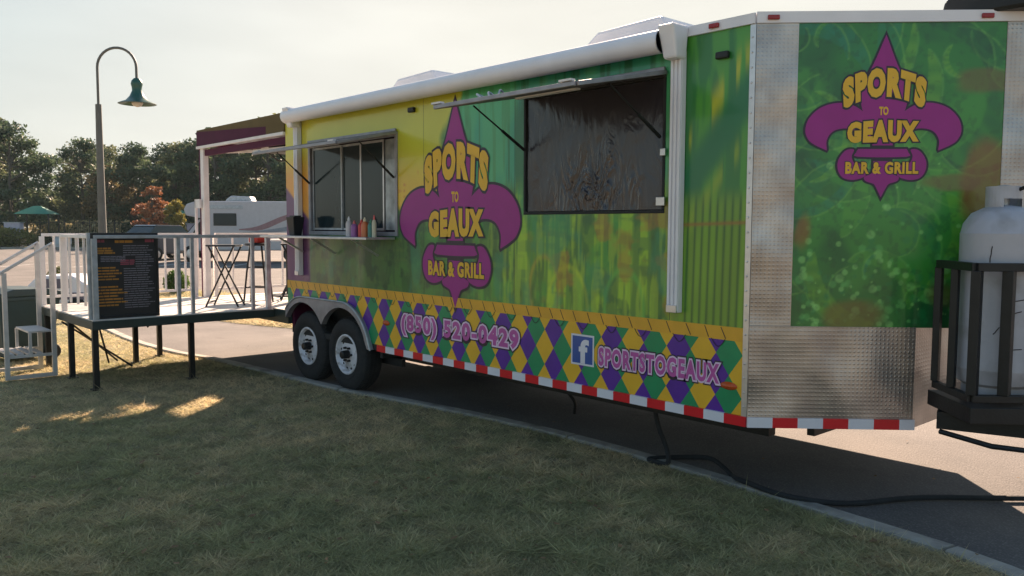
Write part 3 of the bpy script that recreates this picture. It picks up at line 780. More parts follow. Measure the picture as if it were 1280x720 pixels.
mb.add(V, [(j*(nxv+1)+i, j*(nxv+1)+i+1, (j+1)*(nxv+1)+i+1, (j+1)*(nxv+1)+i) for j in range(nzv) for i in range(nxv)])
mb.build('screen', M_vin, wf2, True)
MB().box(W2[1]-.04, W2[1]+.03, -.03, -.012, 1.87, 1.93).build('latch', Mt['alu'], wf2, bevel=.004)
MB().box(W2[1]-.012, W2[1]+.03, -.03, -.012, 2.2, 2.25).build('latch', Mt['alu'], wf2, bevel=.004)

def hatch(x0, x1, zh, w, zo, lab):
    th = .03; y1 = -.016
    mb = MB(); v = []
    for x in (x0, x1):
        for y, z in ((y1, zh), (-w, zo)):
            v += [(x, y, z-th/2), (x, y, z+th/2)]
    mb.add(v, [(0, 1, 3, 2), (4, 6, 7, 5), (0, 4, 5, 1), (2, 3, 7, 6), (1, 5, 7, 3), (0, 2, 6, 4)])
    h = mb.build('hatch', mat('hatch_panel_'+str(abs(int(x0))), (.1, .095, .11), .5, .1, var=.2), T); h['label'] = lab
    f = MB(); e = .022
    f.bar((x0, -w-.01, zo), (x1, -w-.01, zo), .02, .028); f.bar((x0-.01, y1, zh), (x0-.01, -w, zo), .02, .028); f.bar((x1+.01, y1, zh), (x1+.01, -w, zo), .02, .028)
    f.bar((x0, y1-.0, zh+.012), (x1, y1, zh+.012), .02, .05)
    f.build('hatch_frame', Mt['hframe'], h, bevel=.003)
    for xx, sg in ((x0+.03, 1), (x1-.03, -1)):
        a = Vector((xx, -w*.62, zh+(zo-zh)*.62-.025)); b_ = Vector((xx, -.02, zh-.42)); m_ = a.lerp(b_, .55)
        s_ = MB(); s_.tube([a, m_], .0065, 8); s_.tube([m_, b_], .012, 8); s_.build('gas_strut', Mt['black'], h, True)
    l = MB(); l.bar(((x0+x1)/2-.3, -w*.5, zh+(zo-zh)*.5-.022), ((x0+x1)/2+.3, -w*.5, zh+(zo-zh)*.5-.022), .04, .012); l.build('light_strip', Mt['white'], h)
    return h
h1 = hatch(W1[0], W1[1], 2.605, .64, 2.47, 'raised hatch over the rear serving window')
h2 = hatch(W2[0]-.02, W2[1]+.01, 2.745, .86, 2.575, 'raised hatch over the front serving window')
mb = MB()
for k in range(3): mb.tube(bez([(-1.9+.1*k, -.5, 2.66), (-1.95+.13*k, -.55, 2.69), (-1.8+.08*k, -.62, 2.63)], 4), .008, 6)
mb.build('latch_cable', Mt['galv'], h2, True)
for h_, xx in ((h2, (-2.02, -.75)), (h1, (-5.4, -3.9))):
    for q in xx: MB().box(q-.03, q+.07, (-.89 if h_ is h2 else -.65), (-.85 if h_ is h2 else -.62), (2.592 if h_ is h2 else 2.487), (2.605 if h_ is h2 else 2.5)).build('hatch_catch', Mt['whiterail'], h_)
# shelf
sh = MB().box(-5.98, -3.8, -.34, -.016, 1.600, 1.622).build('serving_shelf', Mt['alu'], T, bevel=.003)
mb = MB()
for x in (-5.6, -4.9, -4.1): mb.bar((x, -.3, 1.60), (x, -.016, 1.44), .02)
mb.build('shelf_bracket', Mt['alu'], sh)

# awning
def awning():
    mb = MB(); mb.tube([(-5.74, -.12, 2.92), (-.60, -.12, 2.92)], .075, 20); r_ = mb.build('awning_roller', Mt['white'], T, True)
    MB().box(-5.74, -.6, -.075, -.02, 2.95, 3.0).build('awning_rail', Mt['white'], r_)
    mb = MB(); mb.tube([(x, -.12, 2.92) for x in (-.605, -.6)], .078, 20); mb.build('roller_cap', Mt['alu'], r_, True)
    for x0, zb in ((-.54, 1.17), (-5.66, 1.18)):
        a = MB(); wv = .085
        a.box(x0-wv/2, x0+wv/2, -.05, -.004, zb, 2.86)
        for q in (-.032, 0, .032): a.box(x0+q-.009, x0+q+.009, -.062, -.05, zb+.01, 2.86)
        o = a.build('awning_arm', Mt['white'], T, bevel=.003)
        hb = MB(); hb.add([(x0-.06, -.19, 3.01), (x0+.07, -.19, 3.01), (x0+.055, -.13, 2.80), (x0-.05, -.13, 2.80),
                           (x0-.06, -.021, 3.01), (x0+.07, -.021, 3.01), (x0+.055, -.021, 2.80), (x0-.05, -.021, 2.80)],
                          [(0, 1, 2, 3), (4, 5, 6, 7), (0, 1, 5, 4), (1, 2, 6, 5), (2, 3, 7, 6), (3, 0, 4, 7)])
        hb.build('arm_bracket', Mt['white'], o, bevel=.015)
        MB().box(x0-.04, x0+.04, -.07, -.05, zb+.0, zb+.05).build('arm_foot', Mt['alu'], o, bevel=.003)
awning()
# roof units
def ac(x0, x1, y0, y1, h, lab, m='white'):
    mb = MB(); zt = 3.0+h; k = .28
    pr = [(x0, 3.001), (x1, 3.001), (x1, 3.0+h*.55), (x1-k*(x1-x0)*.4, zt), (x0+k*(x1-x0), zt-.02), (x0, 3.0+h*.45)]
    mb.prism(pr, lambda p, y: (p[0], y, p[1]), y0, y1)
    o = mb.build('roof_air_conditioner', Mt[m], T, bevel=.03); o['label'] = lab
    g = MB()
    for i in range(7): g.box(x0+.1+i*(x1-x0-.25)/7, x0+.14+i*(x1-x0-.25)/7, y0-.008, y0+.002, 3.04, 3.0+h*.42)
    g.build('grille_slat', Mt['galv'], o); return o
ac(-5.45, -4.4, .95, 1.7, .41, 'rear rooftop air conditioner')
ac(-2.4, -1.3, .9, 1.65, .41, 'front rooftop air conditioner')
mb = MB(); mb.prism([(.68, 3.001), (1.3, 3.001), (1.28, 3.16), (1.2, 3.2), (.78, 3.19), (.7, 3.1)], lambda p, y: (p[0], y, p[1]), .95, 1.6)
o = mb.build('roof_vent', Mt['black'], T, bevel=.02); o['label'] = 'dark vent box on the front of the roof'

# --- porch at the rear
P = bpy.data.objects.new('porch', None); COL.objects.link(P); P.parent = T
XP = -8.5
mb = MB(); mb.box(XP, -L-.004, .0, 2.55, 2.93, 3.0); mb.build('porch_roof', Mt['white'], P)
mb = MB(); mb.box(XP-.02, -L-.004, -.015, .0, 2.88, 3.005); mb.build('fascia', Mt['olive'], P)
mb = MB(); mb.prism([(XP-.02, 2.79), (-6.45, 2.79), (-6.45, 2.885), (XP-.02, 2.985)], lambda p, y: (p[0], y, p[1]), -.019, -.0155); mb.box(XP-.021, -6.45, -.0155, .0, 2.79, 2.8785); mb.box(XP-.02, XP, .0, 2.55, 2.8, 3.005); mb.build('fascia', Mt['maroon'], P)
mb = MB(); mb.box(-6.449, -L-.004, -.018, .0, 2.79, 2.879); mb.build('fascia', Mt['olive'], P)
mb = MB(); mb.box(XP-.02, -L-.004, -.03, .01, 2.755, 2.789); mb.build('fascia_trim', Mt['whiterail'], P)
mb = MB(); mb.box(XP+.0, -L-.004, .02, .06, 2.66, 2.74); mb.build('porch_beam', Mt['maroon'], P)
for x in (-8.3, -7.7, -7.1, -6.5): MB().box(x, x+.05, .061, 2.5, 2.84, 2.929).build('porch_joist', Mt['galv'], P)
MB().box(XP, -6.0-.004, .9, .96, 2.78, 2.84).build('porch_beam', Mt['whiterail'], P)
MB().box(XP, -6.0-.004, 2.45, 2.53, 2.7, 2.929).build('porch_beam', Mt['maroon'], P)
mb = MB(); mb.bar((-8.3, .25, 2.72), (-6.1, .8, 2.66), .05, .03); mb.bar((-7.0, .1, 2.64), (-6.05, .1, 2.62), .05, .04); mb.build('awning_rod', Mt['whiterail'], P)
mb = MB(); mb.tube(bez([(-7.1, .3, 2.66), (-6.8, .35, 2.52), (-6.5, .4, 2.6), (-6.2, .4, 2.48)], 5), .01, 6); mb.build('hanging_cable', Mt['black'], P, True)
MB().box(-6.75, -6.35, .15, .45, 2.60, 2.70).build('latch_box', Mt['black'], P, bevel=.02)
for y0 in (0.0, 2.48):
    MB().box(XP, XP+.045, y0, y0+.06, .75, 2.79).build('porch_post', Mt['maroon'], P)
    MB().box(XP+.047, XP+.15, y0, y0+.07, .75, 2.755).build('porch_post', Mt['whiterail'], P)
mb = MB(); mb.bar((XP-.06, -.03, .9), (XP-.06, -.03, 2.08), .03); mb.box(XP-.07, XP+.1, -.045, -.015, 1.96, 2.08); mb.build('post_bracket', Mt['whiterail'], P)
MB().box(XP, -L-.004, .0, 2.55, .6, .748).build('porch_floor', [Mt['deckedge']], P)
MB().box(XP+.01, -L-.004, .005, 2.545, .749, .756).build('porch_floor_plate', [Mt['deck']], P)

def rail(name_parent, pts, z0, n, m, t=.035, bottom=True, h=.85, ends=True):
    """guard rail between two points: top rail, posts and pickets as parts of name_parent"""
    a, b = Vector(pts[0]), Vector(pts[1]); d = b-a
    zt = z0+h
    MB().bar((a.x, a.y, zt), (b.x, b.y, zt), .045, .035).build('top_rail', m, name_parent, bevel=.003)
    if bottom: MB().bar((a.x, a.y, z0+.1), (b.x, b.y, z0+.1), .03, .03).build('bottom_rail', m, name_parent)
    for i in range(n+1):
        p = a+d*i/n; e = i in (0, n)
        if e and not ends: continue
        w_ = .05 if e else .022
        MB().bar((p.x, p.y, z0 if e else z0+.115), (p.x, p.y, zt-.018), w_).build('rail_post' if e else 'picket', m, name_parent)

# --- platform beside the porch
PL = root('raised_platform', (-7.4, -1, 0), 'raised white deck platform on black legs with white railings beside the porch', 'platform')
def loc(x, y, z): return (x+7.4, y+1, z)
def plb(x0, x1, y0, y1, z0, z1): return MB().box(x0+7.4, x1+7.4, y0+1, y1+1, z0, z1)
XN = -6.32
plb(XP, XN, -2, -.01, .655, .742).build('deck_frame', Mt['deckedge'], PL, bevel=.005)
for i in range(3):
    w3 = (XN-XP-.02)/3
    plb(XP+.01+i*w3, XP+.01+(i+1)*w3-.008, -1.99, -.02, .743, .756).build('deck_panel', Mt['deck'], PL, bevel=.002)
legs = [(-6.5, -1.93), (-6.5, -.93), (-7.4, -1.93), (-8.0, -1.05), (-8.4, -.62), (-8.42, -1.93)]
for x, y in legs:
    mb = MB(); p = loc(x, y, 0); mb.bar((p[0], p[1], .02), (p[0], p[1], .654), .055); mb.box(p[0]-.05, p[0]+.05, p[1]-.05, p[1]+.05, .0, .02)
    mb.build('leg', Mt['black'], PL)
mb = MB()
for (a, b) in (((-7.4, -1.9, .6), (-7.9, -1.3, .08)), ((-7.9, -1.9, .6), (-7.35, -1.3, .08)), ((-8.3, -.6, .6), (-8.0, -.9, .45)), ((-7.2, -1.7, .62), (-7.55, -1.5, .12))):
    MB().tube([loc(*a), loc(*b)], .011, 6).build('brace', Mt['black'], PL)
def prail(x0, y0, x1, y1, n, m, **k): rail(PL, (loc(x0, y0, 0), loc(x1, y1, 0)), .756, n, m, **k)
prail(XP+.04, -1.95, XP+.04, -.1, 14, Mt['whiterail'])
prail(XN-.05, -1.95, XN-.05, -.06, 1, Mt['galv'], bottom=False)
for y in (-1.1, -.95, -.25): q = loc(XN-.05, y, 0); MB().bar((q[0], q[1], .756), (q[0], q[1], 1.59), .035).build('rail_post', Mt['galv'], PL)
prail(-7.55, -1.95, XN-.12, -1.95, 4, Mt['whiterail'], bottom=False)
rail(P, ((XP+.09, .16, 0), (XP+.09, 2.4, 0)), .756, 9, Mt['whiterail'])
rail(P, ((XP+.2, 2.5, 0), (-6.1, 2.5, 0)), .756, 9, Mt['whiterail'])

# --- steps
ST = root('access_steps', (-7.95, -2.05, 0), 'aluminium two tread access steps with sloping handrail at the platform edge', 'steps')
M_st = mat('step_aluminium', (.5, .5, .5), .45, .35, var=.12, scale=10)
for xo in (.32, -.32):
    MB().bar((xo, 0, .02), (xo, 0, 1.5), .045).build('step_post', M_st, ST)
    MB().bar((xo, -.47, .02), (xo, -.47, 1.2), .045).build('step_post', M_st, ST)
    MB().bar((xo, .02, 1.52), (xo, -.53, 1.18), .045, .03).build('handrail', M_st, ST, bevel=.004)
    MB().bar((xo, -.448, .04), (xo, -.022, .04), .04).build('base_rail', M_st, ST)
    MB().bar((xo, -.448, .27), (xo, -.022, .27), .03).build('side_rail', M_st, ST)
    MB().bar((xo, -.24, .285), (xo, -.24, .52), .03).build('riser_post', M_st, ST)
for z, y0, y1 in ((.29, -.47, -.1), (.53, -.25, -.02)):
    mb = MB()
    for i in range(4): yy = y0+(y1-y0)*(i+.5)/4; mb.bar((-.3, yy, z), (.3, yy, z), .06, .02)
    mb.build('tread', M_st, ST)
# --- bin
def wheelie(loc_, rz):
    B = root('rolling_bin', loc_, 'dark blue green wheeled bin with lid standing behind the access steps', 'bin', rz)
    mb = MB(); w0, w1, hh = .27, .36, .82
    v = [(sx*w_, sy*w_*1.05, z) for w_, z in ((w0, .06), (w1, hh)) for sx, sy in ((-1, -1), (1, -1), (1, 1), (-1, 1))]
    mb.add(v, [(0, 1, 2, 3), (7, 6, 5, 4), (0, 4, 5, 1), (1, 5, 6, 2), (2, 6, 7, 3), (3, 7, 4, 0)]); mb.build('body', Mt['bin'], B, bevel=.03)
    mb = MB(); mb.box(-.375, .375, -.39, .39, .78, .83); mb.build('rim', Mt['bin'], B, bevel=.012)
    mb = MB(); mb.prism([(-.41, .832), (.41, .832), (.4, .87), (.2, .92), (-.2, .93), (-.4, .87)], lambda p, y: (y, p[0], p[1]), -.39, .39); mb.build('lid', Mt['bin'], B, bevel=.015)
    for sx in (-.3, .3):
        mb = MB(); mb.lathe([(0, -.03), (.09, -.03), (.1, -.02), (.1, .02), (.09, .03), (0, .03)], (sx, .27, .1), 'x', 18); mb.build('wheel', Mt['rubber'], B, True)
    return B
wheelie((-9.35, -2.05, 0), R(12))
# white cart beyond the railing
CA = root('low_cart', (*spot(-9.05, 16.5), 0), 'low white cart with dark grey purple panels behind the platform railing', 'cart', yaw)
M_lav = mat('grey_purple_panel', (.12, .11, .15), .4, var=.1)
mb = MB(); mb.prism([(-.9, .2), (.9, .2), (.9, .5), (.55, .74), (-.15, .74), (-.4, .5), (-.9, .44)], lambda p, y: (p[0], y, p[1]), -.45, .45); mb.build('body', Mt['white'], CA, bevel=.04)
for a, b in ((-.1, .15), (.22, .5)): MB().box(a, b, -.47, -.452, .5, .68).build('panel', M_lav, CA, bevel=.01)
MB().box(-.3, .75, -.468, -.452, .28, .42).build('panel', M_lav, CA, bevel=.01)
for a in (-.6, .6):
    for y in (-.42, .42):
        mb = MB(); mb.lathe([(0, -.05), (.15, -.05), (.17, -.03), (.17, .03), (.15, .05), (0, .05)], (a, y, .17), 'y', 18); mb.build('wheel', Mt['rubber'], CA, True)

# --- menu board
BD = root('menu_board', (-6.42, -1.635, .757), 'tall black chalk menu board with rows of yellow and grey print at the platform edge', 'menu board', R(88))
# local x runs along the platform edge, local -y faces the lawn
mb = MB(); frame_box(mb, -.33, .33, .0, .89, -.03, .03, .03); mb.build('board_frame', Mt['black'], BD, bevel=.004)
M_brd = mat('black_board', (.016, .016, .018), .5, var=.2, scale=4)
MB().box(-.302, .302, -.012, .012, .028, .862).build('board_face', M_brd, BD)
MB().bar((-.35, 0, .0), (-.35, 0, .89), .03, .04).build('board_edge', Mt['galv'], BD)
M_y = mat('menu_yellow', lin((176, 122, 44)), .6); M_g = mat('menu_grey', lin((126, 122, 132)), .6); M_p = mat('menu_rose', lin((150, 70, 86)), .6)
mb = MB()
def bars(x0, x1, z, m, h=.009):
    x = x0
    while x < x1:
        w_ = rnd.uniform(.03, .09); mb.box(x, min(x+w_, x1), -.0145, -.0125, z+.03, z+.03+h*1.35, m); x += w_+.006
bars(-.1, .08, .755, 0, .02); bars(-.29, -.2, .76, 2, .022); bars(.2, .29, .76, 2, .022)
for i in range(3): bars(-.29, -.14+.02*i, .69-.024*i, 0, .013)
for i in range(3): bars(-.05, .09, .565-.02*i, 2, .01)
for i in range(5): bars(-.29, -.1+.03*(i % 3), .49-.03*i, 0, .011)
for i in range(7): bars(-.29, -.08+.045*(i % 3), .29-.032*i, 0, .012)
z = .72
while z > .06: bars(-.02 if z < .5 or z > .6 else .1, .29-rnd.random()*.08, z, 1, .006); z -= .024
for i in range(4): bars(-.24, .0, .61-.016*i, 1, .006)
mb.build('menu_print', [M_y, M_g, M_p], BD)['kind'] = 'stuff'
mb = MB(); mb.bar((.25, .02, .6), (.25, .22, .0), .025); mb.bar((-.25, .02, .6), (-.25, .22, .0), .025); mb.build('board_stand', Mt['black'], BD)

# --- bar stools and table on the deck
def xstool(loc_, rz, label, h=.74, w=.19):
    B = root('folding_stool', loc_, label, 'stool', rz, 'folding stools on the deck')
    MB().box(-.18, .18, -.15, .15, h-.02, h).build('seat', Mt['black'], B, bevel=.01)
    for y in (-.13, .13):
        for s_ in (-1, 1):
            yy = y+.012*s_*(1 if y > 0 else -1)
            MB().tube([(-s_*w, yy, 0), (s_*w*.8, yy, h-.02)], .011, 6).build('leg', Mt['black'], B)
    MB().tube([(-w*.93, -.13, .05), (-w*.93, .13, .05)], .009, 6).build('rung', Mt['black'], B)
    MB().tube([(w*.93, -.13, .05), (w*.93, .13, .05)], .009, 6).build('rung', Mt['black'], B)
    return B
xstool((-6.95, -.33, .757), yaw, 'black cross legged folding stool nearest the railing corner post')
xstool((-7.2, .72, .757), yaw+.3, 'black cross legged folding stool close to the trailer rear wall')
def barstool(loc_, rz, label):
    B = root('bar_stool', loc_, label, 'stool', rz)
    mb = MB(); mb.lathe([(0, .72), (.15, .72), (.16, .735), (.15, .75), (0, .752)], n=20); mb.build('seat', Mt['black'], B, True)
    for i in range(4):
        a = math.pi/4+i*math.pi/2; MB().tube([(.1*math.cos(a), .1*math.sin(a), .72), (.15*math.cos(a), .15*math.sin(a), .4), (.2*math.cos(a), .2*math.sin(a), 0)], .012, 6).build('leg', Mt['black'], B, True)
    for z, r_ in ((.2, .17), (.45, .142)):
        p = [(r_*math.cos(math.pi/4+i*math.pi/2), r_*math.sin(math.pi/4+i*math.pi/2), z) for i in range(5)]
        MB().tube(p, .009, 6).build('rung', Mt['black'], B)
    return B
barstool((-7.1, .16, .757), yaw, 'black four legged bar stool with two rows of rungs between the folding stools')
mb = MB()
RC = root('seat_pad', (-7.1, .16, 1.51), 'small red seat pad resting on the four legged bar stool', 'cushion', .4)
MB().box(-.08, .08, -.08, .08, 0, .075).build('pad', mat('red_fabric', (.5, .05, .03), .8, var=.15), RC, bevel=.02)
TB = root('bar_table', (-7.85, .95, .757), 'tall thin topped bar table at the back of the porch', 'table', 0)
mb = MB(); mb.lathe([(0, .9-.14), (.3, .9-.14), (.3, .785), (0, .785)], n=28); mb.build('table_top', Mt['whiterail'], TB, True)
mb = MB(); mb.tube([(0, 0, .03), (0, 0, .759)], .025, 10); mb.build('stem', Mt['black'], TB, True)
mb = MB(); mb.lathe([(0, 0), (.22, 0), (.22, .015), (.04, .03), (0, .03)], n=24); mb.build('base', Mt['black'], TB, True)

# --- things on the serving shelf
def bottle(x, y, h, r, col, label, cap=(.7, .7, .7), name='sauce_bottle', cat='bottle'):
    B = root(name, (x, y, 1.6225), label, cat, 0, 'bottles on the serving shelf')
    mb = MB(); mb.lathe([(0, 0), (r, 0), (r, h*.62), (r*.75, h*.74), (r*.35, h*.8)], n=12); mb.build('body', mat('b_'+name+str(len(bpy.data.materials)), col, .35, var=.05), B, True)
    mb = MB(); mb.lathe([(r*.45, h*.78), (r*.45, h*.86), (r*.15, h), (0, h)], n=10); mb.build('cap', mat('c'+str(len(bpy.data.materials)), cap, .4), B, True)
bottle(-4.42, -.14, .2, .032, (.55, .5, .5), 'white squeeze bottle at the left of the sauce bottles')
bottle(-4.32, -.14, .16, .035, (.3, .1, .3), 'short purple jar second in the row of sauce bottles', (.5, .1, .1))
bottle(-4.22, -.12, .17, .035, (.62, .05, .03), 'red squeeze bottle beside the purple jar', (.6, .05, .03))
bottle(-4.13, -.14, .19, .035, (.6, .16, .05), 'orange red squeeze bottle in the middle of the row', (.7, .6, .4))
bottle(-4.04, -.13, .17, .03, (.05, .2, .16), 'small green bottle next to the orange one', (.05, .2, .1))
bottle(-3.95, -.15, .21, .022, (.55, .5, .35), 'tall slim pale bottle at the right end of the row', (.7, .1, .1))
NB = root('napkin_box', (-5.47, -.17, 1.6225), 'black flared napkin box on the left end of the serving shelf', 'box')
mb = MB(); v = [(sx*w_, sy*w_*.8, z) for w_, z in ((.055, 0), (.085, .2)) for sx, sy in ((-1, -1), (1, -1), (1, 1), (-1, 1))]
mb.add(v, [(0, 1, 2, 3), (0, 4, 5, 1), (1, 5, 6, 2), (2, 6, 7, 3), (3, 7, 4, 0), (4, 5, 6, 7)]).build('body', Mt['black'], NB, bevel=.006)
mb = MB(); mb.box(-.055, .055, -.04, .04, .2005, .215); mb.build('napkins', Mt['black'], NB)

# --- tongue, cage, tank
mb = MB(); mb.bar((.88, .64, .605), (2.9, 1.27, .605), .1, .1); mb.bar((.705, 2.0, .56), (2.9, 1.27, .56), .1, .12); mb.build('tongue', Mt['black'], T)
mb = MB(); vbox(mb, 1.08, 2.3, .02, .54, .66, .75); mb.build('rack_floor', Mt['black'], T, bevel=.004)
mb = MB(); mb.tube([VP(1.08, .2, .535), VP(1.25, .45, .515), VP(1.47, .5, .50), VP(1.48, .5, .6)], .016, 8); mb.build('rack_brace', Mt['black'], T, True)
CG = bpy.data.objects.new('tank_cage', None); COL.objects.link(CG); CG.parent = T
def vbar(s0, o0, z0, s1, o1, z1, w, name='cage_bar'): MB().bar(VP(s0, o0, z0), VP(s1, o1, z1), w).build(name, Mt['black'], CG, bevel=.003)
vbar(1.085, .53, 1.52, 2.25, .53, 1.52, .045, 'top_rail'); vbar(1.085, .1, 1.52, 1.085, .53, 1.52, .045, 'top_rail')
vbar(1.085, .53, .8, 2.25, .53, .8, .04, 'bottom_rail'); vbar(1.085, .1, .8, 1.085, .53, .8, .04, 'bottom_rail')
for s_, w_ in ((1.09, .05), (1.26, .055), (1.47, .05), (1.65, .06), (1.9, .06), (2.22, .06)): vbar(s_, .53, .82, s_, .53, 1.5, w_)
for o_ in (.1, .3): vbar(1.085, o_, .82, 1.085, o_, 1.5, .04)
TK = root('propane_tank', (*VP(1.345, .275, .766)[:2], .766), 'tall white scuffed propane cylinder standing in the black tongue cage', 'gas tank')
M_tk = mat('tank_white', (.44, .44, .48), .42, var=.08, scale=5, bump=.08, bscale=25, grime=((.3, .29, .3), 5))
mb = MB(); mb.lathe([(.0, .04), (.14, .045), (.2, .09), (.212, .16), (.215, .17), (.215, .172), (.213, .18), (.213, .93), (.2135, .935), (.21, .94), (.2, .99), (.16, 1.05), (.09, 1.085), (0, 1.1)], n=40)
mb.build('body', M_tk, TK, True)
mb = MB(); mb.lathe([(.17, 0), (.175, .0), (.175, .08), (.165, .08)], n=32); mb.build('foot_ring', M_tk, TK, True)
mb = MB()
n_ = 30
for i in range(n_):
    a0, a1 = i*2*math.pi/n_, (i+1)*2*math.pi/n_
    z1 = 1.2; z0 = 1.07 if math.sin(a0*2) > -.3 else 1.13
    p = [(r_*math.cos(a), r_*math.sin(a), z) for r_ in (.088, .093) for a in (a0, a1) for z in (z0, z1)]
    mb.add(p, [(0, 1, 3, 2), (4, 6, 7, 5), (1, 5, 7, 3), (0, 2, 6, 4)])
mb.build('collar', M_tk, TK)
mb = MB(); mb.lathe([(.03, 1.09), (.03, 1.14), (.018, 1.15), (.018, 1.18), (.035, 1.185), (.035, 1.205), (0, 1.21)], n=14); mb.build('valve', Mt['galv'], TK, True)
M_scr = mat('scratch_rust', (.05, .04, .04), .8)
mb = MB()
for a, z, ln, tilt in ((-2.2, .82, .09, .1), (-1.9, .74, .05, 1.3), (-1.75, .72, .05, .8), (-1.75, .6, .06, 1.2), (-1.5, .57, .05, 1.4), (-1.6, .5, .07, 1.3), (-1.5, .3, .05, 1.5), (-2.0, .4, .05, .6)):
    a += .7; q = []
    for k in range(5):
        t_ = k/4-.5; aa = a+t_*ln*math.sin(tilt)/.213+rnd.uniform(-.008, .008); zz = z+t_*ln*math.cos(tilt); q.append((.2142*math.cos(aa), .2142*math.sin(aa), zz))
    mb.tube(q, .0028, 4)
mb.build('scratches', M_scr, TK)
mb = MB(); mb.tube(bez([(.02, 0, 1.16), (.2, -.05, 1.2), (.42, .05, 1.1), (.6, .2, .9)], 6), .011, 8); mb.build('gas_hose', Mt['black'], TK, True)

# --- cables
mb = MB(); mb.tube(bez([(-1.0, .35, .5), (-.93, .32, .3), (-.86, .34, .12), (-.82, .3, .03), (-.9, .27, .03), (-.98, .3, .03), (-.86, .5, .03), (-.66, .58, .05), (-.48, .5, .035), (-.36, .42, .02), (-.2, .3, .045), (.15, .25, .04),
                      (.44, .47, .017), (.69, .92, .017), (1.14, 1.41, .017), (2.2, 2.6, .017), (4.2, 4.6, .017)], 8), .017, 8)
tag(mb.build('power_cable', Mt['rubber'], None, True), 'thick black cable looping from under the trailer and across the asphalt', 'cable')
mb = MB(); mb.tube(bez([(-1.92, .35, .5), (-1.9, .36, .4), (-1.84, .4, .3), (-1.86, .42, .2)], 6), .013, 8)
mb.build('dangling_cable', Mt['black'], T, True)

# ------------------------------------------------------------------ street lamp
LX, LY = -13.9, .3
LP = root('street_lamp', (LX, LY, 0), 'tall gooseneck street lamp with green bell shade beside the platform', 'street lamp', yaw)
mb = MB(); mb.tube([(0, 0, 0), (0, 0, .5), (0, 0, 3.95)], [.11, .085, .055], 14); mb.build('post', Mt['pole'], LP, True)
mb = MB(); mb.lathe([(.0, 0), (.16, 0), (.16, .06), (.12, .12), (.1, .3)], n=20); mb.build('base', Mt['pole'], LP, True)
rr = .36; pts = [(0, 0, 3.9), (0, 0, 4.1)]+[(rr-rr*math.cos(a), 0, 4.62+rr*math.sin(a)*1.0) for a in np.linspace(0, math.pi, 16)]+[(2*rr, 0, 4.42)]
mb = MB(); mb.tube(pts, .024, 10); mb.build('gooseneck', Mt['pole'], LP, True)
mb = MB(); mb.lathe([(.035, 3.95), (.05, 3.9)], n=12); mb.build('collar', Mt['pole'], LP, True)
sh_ = MB(); sh_.lathe([(.0, 4.43), (.05, 4.425), (.09, 4.38), (.105, 4.32), (.09, 4.27), (.085, 4.2), (.13, 4.1), (.2, 4.02), (.33, 3.965), (.335, 3.96), (.325, 3.955), (.19, 4.0), (.1, 4.09), (0, 4.1)], (2*rr, 0, 0), n=32)
sh_.build('lamp_shade', Mt['lampgreen'], LP, True)
mb = MB(); mb.lathe([(0, 3.9), (.07, 3.92), (.1, 3.97), (.09, 4.02)], (2*rr, 0, 0), n=20); mb.build('lens', mat('frosted_lens', (.6, .55, .5), .3), LP, True)

# ------------------------------------------------------------------ vegetation
def leaf_mesh(name, pts, size, m, cols, flat=.3):
    n = len(pts); pts = np.array(pts)
    a = NR.normal(size=(n, 3)); a /= np.linalg.norm(a, axis=1)[:, None]; b = np.cross(a, NR.normal(size=(n, 3))); b /= np.linalg.norm(b, axis=1)[:, None]
    s = (size*(.6+NR.rand(n)*.8))[:, None] if np.isscalar(size) else size[:, None]
    V = np.stack([pts-a*s, pts+b*s*.5, pts+a*s, pts-b*s*.5], 1)
    me = bpy.data.meshes.new(name); me.vertices.add(4*n); me.vertices.foreach_set('co', V.ravel())
    me.loops.add(4*n); me.loops.foreach_set('vertex_index', np.arange(4*n)); me.polygons.add(n)
    me.polygons.foreach_set('loop_start', np.arange(0, 4*n, 4)); me.polygons.foreach_set('loop_total', np.full(n, 4)); me.update(calc_edges=True)
    cc = np.repeat(np.c_[cols, np.ones(n)], 4, 0)
    at = me.color_attributes.new('art', 'FLOAT_COLOR', 'POINT'); at.data.foreach_set('color', cc.ravel().astype('f4'))
    me.materials.append(m); return me
M_leaf = mat('leaf', (1, 1, 1), .6, attr='art', var=.1, trans=.35, spec=.25)
M_bark = mat('bark', (.09, .075, .06), .9, var=.3, scale=12, bump=.6, bscale=12)
